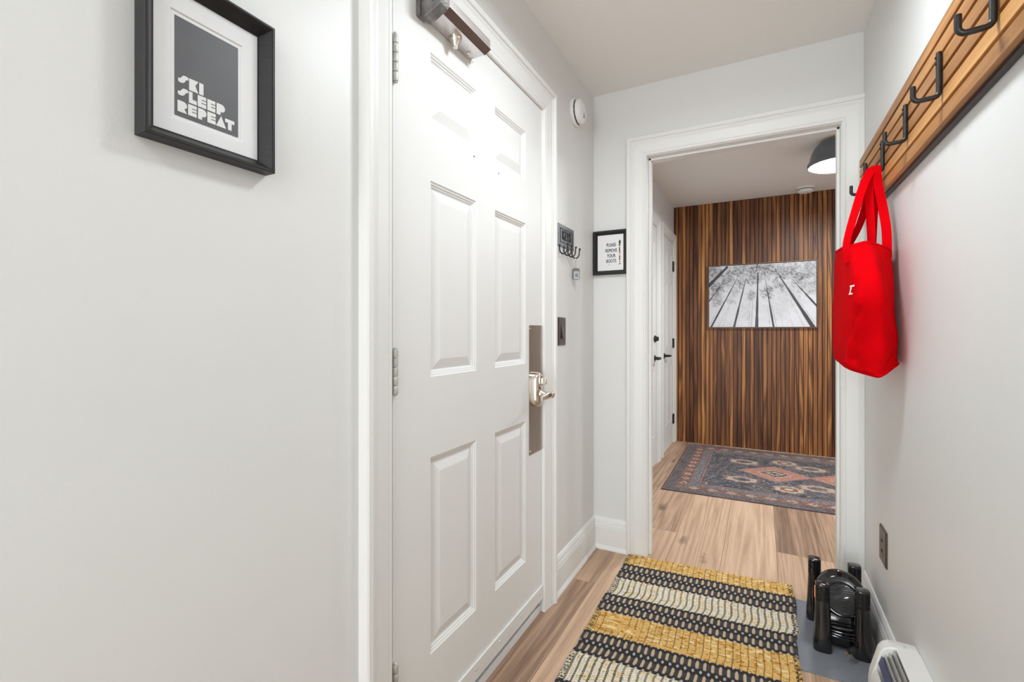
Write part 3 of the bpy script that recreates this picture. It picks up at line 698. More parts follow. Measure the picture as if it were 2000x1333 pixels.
# one long crease from the printed side down to the lower corner, one pinch near the bottom
for (ya, za, yb, zb, dep, wd_) in ((1.735, 1.33, 1.80, 1.06, -.010, .010), (1.76, 1.20, 1.84, 1.07, .009, .012), (1.72, 1.23, 1.80, 1.15, -.008, .010)):
    P0 = np.array((.255, ya, za)); P1 = np.array((.250, yb, zb)); dd_ = P1 - P0; tt_ = np.clip(((A - P0) * dd_).sum(-1) / (dd_ ** 2).sum(), 0, 1)
    ds_ = np.linalg.norm(A - (P0 + tt_[..., None] * dd_), axis=-1); D_ = D_ + dep * np.exp(-(ds_ / wd_) ** 2)
D_ += .0018 * ((vv > .022) & (vv < .03)) - .0012 * ((vv > .03) & (vv < .036))
A = A + NN * D_[..., None]
A[..., 0] = np.minimum(A[..., 0], XR - .004)
b = MB(); b.loft([list(map(tuple, s_)) for s_ in A], cap=False)
# slightly puckered bottom
cb = A[-1].mean(0) + np.array([0, .02, .012]); nb = len(b.v); b.v.append(tuple(cb)); n_ = A.shape[1]
for k in range(n_): b.f.append(((nl - 1) * n_ + k, (nl - 1) * n_ + (k + 1) % n_, nb)); b.m.append(0)
bag = b.build('bag_body', M['red'], t, smooth=70)
sm = bag.modifiers.new('solid', 'SOLIDIFY'); sm.thickness = .0015; sm.offset = -1
# seams: thin cords following the surface at chosen loop positions
def surf(u, v): i = v * (nl - 1); j = (u % 1) * n_; i0 = int(min(i, nl - 2)); return Vector(A[i0, int(j) % n_]) + Vector(NN[i0, int(j) % n_]) * .0008
def u_at(px_sec, tgt):                                # nearest loop parameter to a control point at a level
    return np.argmin(np.linalg.norm(A[px_sec] - np.array(tgt), axis=1)) / n_
seam = []
for k in range(60):
    v = k / 59 * .985; l = v * (len(SC) - 1); i0 = min(int(l), len(SC) - 2); f = l - i0
    tgt = (SC[i0] * (1 - f) + SC[i0 + 1] * f); p = tgt[3] * (.55 - .4 * v) + tgt[4] * (.45 + .4 * v)
    row = A[int(v * (nl - 1))]; j = np.argmin(np.linalg.norm(row - p, axis=1)); seam.append(Vector(row[j]) + Vector(NN[int(v * (nl - 1)), j]) * .0007)
for _ in range(6): seam = [seam[0]] + [(seam[i - 1] + seam[i] * 2 + seam[i + 1]) / 4 for i in range(1, len(seam) - 1)] + [seam[-1]]
MB().tube(seam, .0011, 6).build('side_seam', M['red'], bag, smooth=True)
seam = [surf(k / 100, .035) for k in range(101)]
MB().tube(seam, .0009, 5).build('hem_stitch', M['red'], bag, smooth=True)
# straps
def ribbon(path, wdir, width, name='strap', th=.0022):
    path = [Vector(p) for p in path]; ws = [Vector(w_).normalized() for w_ in wdir]
    # catmull resample
    P = []; W = []
    for i in range(len(path) - 1):
        for k in range(8):
            f = k / 8; p0, p1, p2, p3 = path[max(i - 1, 0)], path[i], path[i + 1], path[min(i + 2, len(path) - 1)]
            P.append(.5 * ((2 * p1) + (p2 - p0) * f + (2 * p0 - 5 * p1 + 4 * p2 - p3) * f * f + (3 * p1 - p0 - 3 * p2 + p3) * f ** 3)); W.append((ws[i] * (1 - f) + ws[i + 1] * f).normalized())
    P.append(path[-1]); W.append(ws[-1])
    b = MB(); secs = []
    for i, (p, w_) in enumerate(zip(P, W)):
        tdir = (P[min(i + 1, len(P) - 1)] - P[max(i - 1, 0)]).normalized(); w_ = (w_ - tdir * w_.dot(tdir)).normalized(); nrm = tdir.cross(w_).normalized()
        secs.append([tuple(p + w_ * a * width / 2 + nrm * c_ * th / 2) for a, c_ in ((-1, -1), (-.5, -1.1), (0, -1.2), (.5, -1.1), (1, -1), (1, 1), (.5, 1.1), (0, 1.2), (-.5, 1.1), (-1, 1))])
    b.loft(secs); return b.build(name, M['red'], t, smooth=50)
zt = 1.7045
X_ = (1, 0, 0)
# front handle: near leg down to the front face, far leg behind the rim
ribbon([(.243, 1.800, 1.385), (.239, 1.808, 1.430), (.246, 1.822, 1.475), (.272, 1.868, 1.565), (.300, 1.905, 1.655), (.3215, HY - .012, zt - .003), (.3225, HY, zt + .004), (.3235, HY + .012, zt - .006), (.318, 1.955, 1.62), (.300, 2.01, 1.53), (.262, 2.06, 1.44)],
       [(.55, -.6, 0), (.55, -.6, 0), (.6, -.6, 0), (.8, -.5, 0), (1, -.2, 0), X_, X_, X_, (1, .3, 0), (.8, .4, 0), (.6, .6, 0)], .025)
ribbon([(.352, 1.868, 1.400), (.352, 1.866, 1.445), (.352, 1.878, 1.50), (.346, 1.90, 1.58), (.338, 1.915, 1.65), (.3335, HY - .014, zt + .000), (.3345, HY, zt + .0075), (.334, HY + .014, zt - .002), (.332, 1.94, 1.62), (.330, 1.935, 1.54), (.326, 1.925, 1.46), (.324, 1.92, 1.43)],
       [(.9, -.3, 0), (.9, -.3, 0), (.9, -.2, 0), (1, -.1, 0), X_, X_, X_, X_, (1, .2, 0), (.9, .5, 0), (.8, .6, 0), (.8, .6, 0)], .025)
ribbon([(.318, 1.905, 1.41), (.318, 1.900, 1.47), (.316, 1.908, 1.55), (.315, 1.918, 1.63), (.317, HY - .010, zt - .003)], [(.8, -.5, 0), (.8, -.4, 0), (.9, -.2, 0), (1, 0, 0), X_], .023)
# printed letter
pc = Vector((.2405, 1.760, 1.2805))
def stick(y, z):                                   # nearest point of the bag's printed side at (y, z)
    d2 = (A[..., 1] - y) ** 2 + (A[..., 2] - z) ** 2 + 4 * np.maximum(A[..., 0] - .29, 0) ** 2
    near = np.argsort(d2.ravel())[:4]; wt = 1 / (d2.ravel()[near] + 1e-7); P = (A.reshape(-1, 3)[near] * wt[:, None]).sum(0) / wt.sum(); N_ = NN.reshape(-1, 3)[near].mean(0)
    return Vector((P[0], y, z)) + Vector(N_) * .0022
b = MB()
def strip(q, nu=8, nv_=8):                          # q: 4 corners (u to the right = towards -y, v up), skewed like an italic
    g = []
    for j in range(nv_ + 1):
        for i in range(nu + 1):
            f, h_ = i / nu, j / nv_
            u = (q[0][0] * (1 - f) + q[1][0] * f) * (1 - h_) + (q[3][0] * (1 - f) + q[2][0] * f) * h_; v = (q[0][1] * (1 - f) + q[1][1] * f) * (1 - h_) + (q[3][1] * (1 - f) + q[2][1] * f) * h_
            g.append(stick(pc.y + .012 - u * .62, pc.z + v))
    b.add(g, [(j * (nu + 1) + i, j * (nu + 1) + i + 1, (j + 1) * (nu + 1) + i + 1, (j + 1) * (nu + 1) + i) for j in range(nv_) for i in range(nu)])
strip([(.000, 0), (.034, 0), (.034, .0045), (.000, .0045)], 8, 2); strip([(.010, .0045), (.022, .0045), (.032, .0235), (.020, .0235)]); strip([(.010, .0235), (.044, .0235), (.044, .028), (.010, .028)], 8, 2)
b.build('printed_letter', M['whiteink'], bag)

# ------------------------------------------------------------------ baseboard heater
t = empty('baseboard_heater', (XR, 1.2, .05), 'white enamel baseboard heater on the right wall in the near corner', 'heater')
HYE = 1.700
hp = [(.0, .282), (-.050, .283), (-.066, .281), (-.078, .274), (-.0865, .262), (-.106, .190), (-.109, .165), (-.110, .07), (-.104, .052), (0, .05)]  # (x from wall, z)
def hs(y, pts): return [(XR + a - .0005, y, z) for a, z in pts]
cap_in = .045
b = MB(); b.loft([hs(HYE, [(a * .94, .05 + (z - .05) * .985) for a, z in hp]), hs(HYE - .006, hp), hs(HYE - cap_in, hp)])
b.build('end_cap', M['heater'], t, bevel=.003, smooth=45)
# long cover, open along the upper front: back/top strip and front panel
YS = .25
b = MB(); top_ = [(.0, .282), (-.050, .283), (-.052, .2815), (-.052, .276), (-.004, .276)]
b.loft([hs(HYE - cap_in, top_), hs(YS, top_)]); b.build('top_cover', M['heater'], t)
b = MB(); fr_ = [(-.098, .212), (-.106, .190), (-.109, .165), (-.110, .07), (-.104, .052), (-.100, .052), (-.106, .07), (-.105, .165), (-.102, .19), (-.095, .211)]
b.loft([hs(HYE - cap_in, fr_), hs(YS, fr_)]); b.build('front_panel', M['heater'], t, smooth=40)
b = MB(); b.loft([hs(HYE - cap_in, [(-.084, .252), (-.092, .228), (-.090, .226), (-.082, .250)]), hs(YS, [(-.084, .252), (-.092, .228), (-.090, .226), (-.082, .250)])]); b.build('accent_strip', M['blue'], t)
for a in (-.058, -.068, -.078):
    b = MB(); b.loft([hs(HYE - cap_in, [(a, .276 + (a + .058) * .9), (a - .004, .262 + (a + .058) * .9), (a - .002, .262 + (a + .058) * .9), (a + .002, .276 + (a + .058) * .9)]), hs(YS, [(a, .276 + (a + .058) * .9), (a - .004, .262 + (a + .058) * .9), (a - .002, .262 + (a + .058) * .9), (a + .002, .276 + (a + .058) * .9)])]); b.build('louver', M['alum'], t)
b = MB(); b.box(XR - .004, XR - .0005, YS, HYE - cap_in, .05, .276); b.box(XR - .095, XR - .0005, YS, HYE - cap_in, .05, .06); b.build('back_panel', M['alum'], t)
b = MB(); b.tube([(XR - .045, YS, .17), (XR - .045, HYE - cap_in, .17)], .012, 12); b.build('heating_element', M['softblack'], t)
b = MB(); b.lathe([(.004, 0), (.003, .002)], (XR - .03, 1.672, .2835), (0, 0, 1), 10); b.build('screw', M['hinge'], t)
b = MB(); b.box(XR - .1, XR - .001, YS - .01, YS, .05, .283); b.build('end_cap', M['heater'], t)
for y in (YS + .1, HYE - .1): MB().box(XR - .06, XR - .01, y - .01, y + .01, .0005, .0505).build('foot', M['heater'], t)

# ------------------------------------------------------------------ rubber mat
b = MB(); b.prism(rrect(.228, 2.132, .264, .486, .004), lambda a, c_, h: (a, c_, h), .0004, .0030)
tag(b.build('rubber_mat', M['rubber'], origin=(.228, 2.132, 0)), 'thin grey ribbed rubber mat under the black boot dryer', 'mat')

# ------------------------------------------------------------------ boot dryer
t = empty('boot_dryer', (.26, 2.16, .003), 'glossy black electric boot dryer with four vented posts standing on the grey mat', 'boot dryer')
Z0 = .0034
def post(cx, cy, top, lean=(0, 0)):
    # tapered rounded-square post with a centre ridge towards the front
    prof = lambda s: [(x_ * s, y_ * s) for x_, y_ in rrect(0, 0, .050, .048, .016, 4)]
    secs = []
    hv = top - .062
    for f, s in ((0, 1.16), (.04, 1.20), (.18, 1.16), (.45, 1.04), (.8, .93), (1, .88)):
        z = Z0 + (hv - Z0) * f; secs.append([(cx + lean[0] * f + a, cy + lean[1] * f + c_, z) for a, c_ in prof(s)])
    b = MB(); b.loft(secs); px_, py_ = cx + lean[0], cy + lean[1]
    p = b.build('post', M['glossblack'], t, smooth=60)
    b = MB(); s0 = [(px_ + a * .70, py_ + c_ * .70) for a, c_ in prof(1)]
    b.loft([[(a, c_, hv) for a, c_ in s0], [(a, c_, top - .008) for a, c_ in s0]])
    for k in range(9):
        z = hv + .0020 + .0058 * k
        s1 = [(px_ + a * .88, py_ + c_ * .88) for a, c_ in prof(1)]
        b.loft([[(a, c_, z) for a, c_ in s1], [(a, c_, z + .0026) for a, c_ in s1]])
    # smooth ridges dividing the vents
    for sy in (-1, 1):
        b.box(px_ - .0052, px_ + .0052, py_ + sy * .0158 - .006, py_ + sy * .0158 + .006, hv - .001, top - .006)
    b.build('vent', M['glossblack'], p, bevel=.0004, seg=1)
    b = MB(); secs = []
    for z, s in ((top - .0085, .885), (top - .004, .885), (top - .001, .80), (top, .62)): secs.append([(px_ + a, py_ + c_, z) for a, c_ in prof(s)])
    b.loft(secs); b.build('post_cap', M['glossblack'], p, smooth=60)
post(.199, 2.050, .243, (0, .008)); post(.320, 2.062, .240, (.001, .010))
post(.192, 2.252, .245, (.0, .01)); post(.326, 2.262, .243, (0, .01))
# body between the posts
b = MB(); secs = []
for z, s in ((Z0, .92), (.012, 1.0), (.10, .98), (.125, .90), (.135, .7)):
    secs.append([(.258 + a * s, 2.172 + c_ * s, z) for a, c_ in rrect(0, 0, .100, .185, .02, 5)])
b.loft(secs); b.build('body', M['glossblack'], t, smooth=50)
# fan housing: tilted drum
C0 = Vector((.266, 2.112, .170)); AX = Vector((-.02, -.88, .47)).normalized()
b = MB(); b.lathe([(.0515, -.012), (.0515, .004), (.054, .008), (.057, .0075), (.0595, .002), (.060, -.02)], C0, AX, 56, cap0=False, cap1=False)
hA = AX.orthogonal().normalized(); hB = AX.cross(hA)
b.loft([[tuple(C0 + Vector((-.002 * o / .027, .004 * o / .027, o)) + AX * h + (hA * math.cos(q) + hB * math.sin(q)) * r) for q in np.linspace(0, 2 * math.pi, 57)[:-1]]
        for o, r, h in ((0, .0590, .002), (.005, .0655, .0035), (.010, .0690, .001), (.013, .0705, -.004), (.016, .0735, -.006), (.021, .0770, -.014), (.025, .0790, -.026), (.027, .0790, -.040), (.026, .0740, -.058), (.022, .062, -.075), (.016, .042, -.088), (.010, .004, -.096))])
hood = b.build('fan_housing', M['glossblack'], t, smooth=50)
b = MB(); b.lathe([(.0513, -.010), (.0513, -.006), (.0005, -.006)], C0, AX, 40)
e1 = Vector((.93, .25, .27)); e1 = (e1 - AX * e1.dot(AX)).normalized(); e2 = AX.cross(e1)
for k in range(-8, 9):
    d_ = k * .0058; L_ = math.sqrt(max(.0505 ** 2 - d_ * d_, 0))
    if L_ < .006: continue
    b.tube([C0 + AX * .0015 + e2 * d_ - e1 * L_, C0 + AX * .0045 + e2 * d_, C0 + AX * .0015 + e2 * d_ + e1 * L_], .0014, 6)
b.build('fan_grille', M['softblack'], hood, smooth=30)
b = MB(); secs = []
for z, s in ((.09, 1.0), (.12, .95), (.15, .8)): secs.append([(.258 + a * s, 2.195 + c_ * s, z) for a, c_ in rrect(0, 0, .085, .12, .03, 5)])
b.loft(secs); b.build('neck', M['softblack'], t, smooth=50)
# heat switch light and knob on the left side
b = MB(); b.box(.1825, .1885, 2.115, 2.150, .140, .185); b.build('indicator_light', M['orange'], t, bevel=.002)
b = MB(); b.lathe([(.014, 0), (.014, .012), (.010, .016)], (.212, 2.13, .125), (-1, -.2, .1), 20); b.build('switch_knob', M['glossblack'], t, smooth=40)
# cord wrapped round the body
b = MB()
for k, z in enumerate((.055, .067, .079, .091)):
    loop = []
    for q in range(61):
        a = 2 * math.pi * q / 60; rx, ry = .072 + .003 * math.sin(a * 3 + k), .105 + .003 * math.cos(a * 2 + k)
        loop.append((.258 + rx * math.copysign(abs(math.cos(a)) ** .6, math.cos(a)) * .86, 2.160 + ry * math.copysign(abs(math.sin(a)) ** .6, math.sin(a)), z + .003 * math.sin(a * 2 + k)))
    b.tube(loop, .0042, 8, cap=False)
b.tube([(.300, 2.062, .06), (.296, 2.035, .052), (.290, 2.020, .047), (.284, 2.010, .045)], .0042, 8)
b.build('cord', M['glossblack'], t, smooth=True)
pd = Vector((-.55, -.70, -.42)).normalized(); pc = Vector((.290, 2.020, .050))
b = MB(); b.lathe([(.006, -.004), (.010, .004), (.0125, .014), (.012, .024), (.009, .026)], pc, pd, 16); plug = b.build('plug', M['softblack'], t, smooth=40)
sd_ = pd.cross(Vector((0, 0, 1))).normalized(); up_ = sd_.cross(pd).normalized()
for s in (-1, 1):
    b = MB(); c0 = pc + pd * .026 + sd_ * s * .0062
    q = [tuple(c0 + pd * a + up_ * c_ * .0030 + sd_ * e * .0009) for a in (0, .016) for c_ in (-1, 1) for e in (-1, 1)]
    b.add(q, [(0, 1, 3, 2), (4, 6, 7, 5), (0, 4, 5, 1), (2, 3, 7, 6), (0, 2, 6, 4), (1, 5, 7, 3)]); b.build('prong', M['brass'], plug)

# ------------------------------------------------------------------ woven rug in the hall
def woven_rug():
    t_ = (.005, 0)
    x0, x1, y0, y1 = -.603, .126, .90, 2.430
    st = .0014; nx = int((x1 - x0) / st); ny = int((y1 - y0) / st)
    X, Y = np.meshgrid(np.linspace(x0, x1, nx), np.linspace(y0, y1, ny))
    V = y1 - Y                                         # distance from the far end
    Vw = V + .003 * (vnoise(X * 9, V * 0, 3) - .5) * 2
    bands = [('Y', .108), ('K', .150), ('W', .147), ('K', .135), ('Y', .150), ('K', .140), ('W', .148), ('K', .142), ('Y', .15), ('K', .14), ('W', .15)]
    col = np.zeros((ny, nx, 3)); hgt = np.full((ny, nx), .008)
    gold = srgb((210, 163, 84)); gold2 = srgb((232, 196, 126)); gold3 = srgb((188, 130, 48)); blk = srgb((34, 31, 33)); blk2 = srgb((52, 50, 56)); cream = srgb((232, 222, 200)); tan = srgb((196, 172, 138)); greyc = srgb((186, 178, 178))
    y = 0; pit = .0246
    rn = lambda sx, sy, s: vnoise(X * sx, V * sy, s)
    for kind, hgt_ in bands:
        m = (Vw >= y) & (Vw < y + hgt_); vl = (Vw - y)
        if kind in 'YW':
            # plain weave: fat weft threads across, thin dark warp dashes in columns
            wp = .0060 if kind == 'Y' else .0056
            row = np.floor(vl / wp); fr = vl / wp - row
            jit = vnoise(row * 1.7, np.floor(X / pit) * 0 + 2, 5) * .0
            colx = X / (pit if kind == 'W' else pit) + .0
            cell = colx - np.floor(colx)
            par = np.mod(row, 2)
            body = np.sin(np.pi * fr)
            n1 = vnoise(X * 220, row * 3.1, 9); n2 = vnoise(X * 70, row * 1.9, 21); n3 = fbm(X * 600, V * 600, 2, 4)
            if kind == 'Y':
                c = gold[None, None] * (1 - n1[..., None]) + gold2[None, None] * n1[..., None]
                c = np.where((n2 > .72)[..., None], gold3, c); c = np.where((vnoise(X * 40, row * .8, 8) > .8)[..., None], srgb((240, 214, 160)), c)
                dash = (np.abs(cell - .5) < .075) & (fr > .55) | ((np.abs(cell - .0) < .06) & (fr < .35) & (n2 > .55))
                dens = vnoise(X * 8, V * 22, 12) > (.30)
                dash &= dens
            else:
                c = cream[None, None] * (.82 + .3 * n1[..., None]); c = np.where(((vnoise(X * 45, row * 1.3, 5) > .80))[..., None], gold2, c); c = np.where(((vnoise(X * 60, row * 1.3, 15) > .9))[..., None], gold, c)
                c = np.where(((vnoise(X * 55, row * 1.1, 25) < .12))[..., None], srgb((205, 190, 165)), c)
                dash = (np.abs(cell - .5 + .05 * (n2 - .5)) < .15) & (fr > .38)
                dash |= (np.abs(cell) < .05) & (fr > .6) & (n2 > .62)
            c = c * (.86 + .28 * n3[..., None])
            c = np.where(dash[..., None], blk * (1 + .8 * n3[..., None]), c)
            h = .0062 + .0028 * body + .0012 * np.sin(2 * np.pi * (cell * 2 + par * .5)) * .7 - .0022 * dash
        else:
            hr = hgt_ / 2; rw = np.floor(vl / hr); vr = vl / hr - rw            # two rows of long cells
            sx = X / pit + .25 + .06 * (vnoise(X * 7, rw, 3) - .5)
            cx = sx - np.floor(sx) - .5                                        # -.5..0.5, cell centre 0
            # black stocking between ovals; oval tan
            ov = (np.abs(cx) / .21) ** 2.2 + (np.abs(vr - .5) / .30) ** 4 < 1
            c = np.where(ov[..., None], tan * (.85 + .3 * rn(700, 500, 3)[..., None]), blk2 * (.6 + .8 * rn(500, 900, 6)[..., None]))
            # chain lines at the top, middle, bottom: crossing sine cords, light diamonds inside
            h = .0062 + .0028 * np.cos(np.pi * cx) ** 2 * ov + .0020 * (~ov) * np.cos(2 * np.pi * cx) ** 2
            for vc in (0, 1):
                dd = vr - vc; amp = .155
                a1 = amp * np.cos(2 * np.pi * cx)
                ins = (np.abs(dd) < np.abs(amp * np.cos(2 * np.pi * cx)) * .9 + .02)
                dia = np.abs(dd) < amp * 1.25 * np.clip(-np.cos(2 * np.pi * cx), 0, 1) - .01
                bandz = np.abs(dd) < .20 * (.5 + .5 * -np.cos(2 * np.pi * cx)) + .06
                c = np.where((bandz & ~ov)[..., None], blk, c)
                c = np.where(dia[..., None], greyc * (.9 + .2 * rn(400, 400, 7)[..., None]), c)
                cord = np.abs(np.abs(dd) - amp * np.abs(np.cos(2 * np.pi * cx)) * 1.05) < .035
                cord2 = np.abs(np.abs(dd) - .2 * (.5 - .5 * np.cos(2 * np.pi * cx)) - .05) < .03
                c = np.where((cord | cord2)[..., None], blk, c); h = np.where(cord | cord2, .0100, h)
            c = c * (.9 + .2 * fbm(X * 800, V * 800, 2, 14)[..., None])
        col[m] = c[m] if c.shape == col.shape else c; hgt[m] = h[m]
        y += hgt_
    # edges: dark stitches along both selvedges
    for e, sgn in ((x0, 1), (x1, -1)):
        de = (X - e) * sgn; rowe = np.mod(V / .0082, 1)
        mm = (de < .022) & (rowe < .42); kb = col.mean(-1) > .05
        col[mm & kb] = blk
    # far end: binding row
    skew = np.clip((X - x0) / (x1 - x0), 0, 1)
    ex = .006 * (vnoise(X * 0, V * 14, 2) - .5) * 2
    Xs = X + ex * 1.2 + (np.clip((V - .3), 0, 2) * -.012) + .010 * np.exp(-((V - .12) / .2) ** 2) * (skew - .2)
    Ys = Y + .050 * skew * 1.0 + .004 * (vnoise(X * 11, V * 2, 6) - .5)
    Ys = Ys + .006 * np.where(V < .01, (vnoise(X * 90, V * 0, 41) - .5), 0)
    Z = .0012 + hgt + .0015 * fbm(X * 14, V * 14, 2, 3) + np.where((skew > .93) & (V > .05), .0022, 0)
    edge_d = np.minimum(np.minimum(X - x0, x1 - X), np.minimum(V, Y - y0)); Z = np.where(edge_d < st * 1.5, .0010 + np.where(skew > .93, .0024, 0), Z)
    m_ = vcol_mat('woven_cotton_jute', .92, .6, 900, sheen=.1)
    o = grid_mesh('woven_rug', np.stack([Xs, Ys, Z], -1), col, m_, (-.24, 1.7, 0))
    tag(o, 'flatwoven striped rug in yellow, black and cream on the hall floor', 'rug')
woven_rug()

# ------------------------------------------------------------------ persian runner in the far room
def persian():
    x0, x1, y0, y1 = -.653, 1.75, 3.555, 5.120; st = .0046
    nx = int((x1 - x0) / st); ny = int((y1 - y0) / st)
    X, Y = np.meshgrid(np.linspace(x0, x1, nx), np.linspace(y0, y1, ny))
    cy = (y0 + y1) / 2; u = X - x0; v = Y - cy
    navy = srgb((38, 46, 62)); slate = srgb((88, 90, 98)); rust = srgb((128, 78, 68)); pink = srgb((184, 128, 112)); cream = srgb((206, 188, 166)); mauve = srgb((104, 90, 92)); teal = srgb((78, 96, 112)); brown = srgb((92, 70, 66)); grey = srgb((116, 112, 116))
    w1_ = fbm(X * 28, Y * 28, 3, 1); w2_ = fbm(X * 70, Y * 70, 3, 5); hi = vnoise(X * 150, Y * 150, 9)
    ev = np.minimum(np.minimum(u, (x1 - x0) - u), (y1 - y0) / 2 - np.abs(v))         # distance to the nearest edge
    col = np.broadcast_to(navy, (ny, nx, 3)).copy()
    def paint(m, c, k=1.): col[m] = col[m] * (1 - k) + c * k
    fld = ev > .245
    # field motifs
    w3_ = fbm(X * 16 + 5, Y * 16, 3, 61); paint(fld & (w3_ > .52), mauve, .6); paint(fld & (w3_ < .36), srgb((60, 66, 80)), .7); paint(fld & (w1_ > .58), teal, .45); paint(fld & (w2_ > .66), slate, .7); paint(fld & (w2_ > .76) & (hi > .4), cream, .5)
    def diamond(cx, cv, rx, ry, cols):
        d = np.abs(X - cx) / rx + np.abs(v - cv) / ry + .10 * (w2_ - .5)
        for r, c in cols: paint((d < r) & fld, np.asarray(c))
        return d
    def ell(cx, cv, rx, ry, cols):
        d = np.sqrt(((X - cx) / rx) ** 2 + ((v - cv) / ry) ** 2) * (1 + .25 * (w2_ - .5)) * (1 + .08 * np.cos(8 * np.arctan2(v - cv, X - cx)))
        for r, c in cols: paint((d < r) & fld, np.asarray(c))
    for k in range(4):
        cx = .10 + .50 * k
        diamond(cx, .0, .27, .235, [(1.0, pink * .9), (.93, pink), (.45, cream), (.40, navy), (.26, cream), (.16, navy)])
        for sv in (-1, 1):
            ell(cx + .08 + .0, sv * .385, .115, .095, [(1, mauve), (.82, cream * .8), (.5, rust), (.25, cream)])
            ell(cx - .235, sv * .275, .13, .085, [(1, rust), (.85, cream * .82), (.5, mauve), (.25, navy)])
    ell(-.13, 0, .10, .10, [(0.0, navy)])
    dm = np.abs(np.mod(X, .50) - .25 - .10) 
    # speckle inside medallions and field
    spk = (hi > .62) & (w2_ > .45)
    paint(fld & spk, grey, .45); paint(fld & (vnoise(X * 90, Y * 90, 33) > .82), rust, .6); paint(fld & (vnoise(X * 60, Y * 60, 43) > .90), cream, .5)
    # stepped leaf rows
    lf = (np.mod(X * 22 + np.floor(v * 30) * .5, 1) < .45) & (np.mod(v * 30, 1) < .5) & (w1_ > .48)
    paint(fld & lf & (np.abs(v) > .16) & (np.abs(v) < .34), srgb((140, 148, 162)), .55)
    # borders from the edge inwards
    def band(a, b_): return (ev >= a) & (ev < b_)
    paint(band(0, .012), srgb((58, 44, 50))); paint(band(.012, .018), pink, .7); 
    paint(band(.018, .085), slate); paint(band(.018, .085) & (w1_ > .50), brown, .7); paint(band(.018, .085) & (w2_ > .55), navy, .6); paint(band(.018, .085) & (hi > .7), grey, .8)
    along = np.where(np.minimum(u, (x1 - x0) - u) < (y1 - y0) / 2 - np.abs(v), v, X)
    paint(band(.085, .170), rust); q = np.mod(along / .125, 1) - .5; ac = (ev - .1275) / .0425
    star = (np.abs(q) * 2.2 + np.abs(ac) * .9 + .3 * (w2_ - .5)) < .72
    paint(band(.085, .170) & (w2_ > .52), brown, .8); paint(band(.085, .170) & star, cream, .75); paint(band(.085, .170) & (((np.abs(q) + np.abs(ac)) < .22)), rust)
    paint(band(.085, .170) & (hi > .75), pink, .6); paint(band(.085, .17) & (vnoise(X * 50, Y * 50, 3) < .22), slate, .8)
    paint(band(.170, .232), grey); paint(band(.170, .232) & (w2_ > .52), slate, .8); paint(band(.17, .232) & (hi > .74), srgb((150, 140, 150)), .7)
    paint(band(.232, .238), navy); paint(band(.238, .245), pink, .8)
    col *= (.62 + .7 * w2_[..., None]) * (.62 + .6 * hi[..., None]) * (.8 + .4 * vnoise(X * 210, Y * 60, 71)[..., None])
    wear = fbm(X * 6, Y * 6, 3, 50)[..., None]; col = col * (1 - .25 * (wear > .5) * (wear - .5) * 4) + srgb((120, 110, 112)) * .25 * (wear > .5) * (wear - .5) * 4
    col *= np.array([1.03, .99, .92])
    Z = np.full_like(X, .0055) + .0012 * hi; e = np.minimum(np.minimum(X - x0, x1 - X), np.minimum(Y - y0, y1 - Y)); Z = np.where(e < st * 1.2, .0008, Z)
    Y = Y + .018 * (X - x0) * .0
    o = grid_mesh('patterned_rug', np.stack([X, Y + .02 * (X + .65), Z], -1), col, vcol_mat('printed_rug_pile', .95, .4, 600, sheen=.1), (0, 4.3, 0))
    tag(o, 'faded navy and rust oriental patterned rug in front of the slatted wood wall', 'rug')
persian()

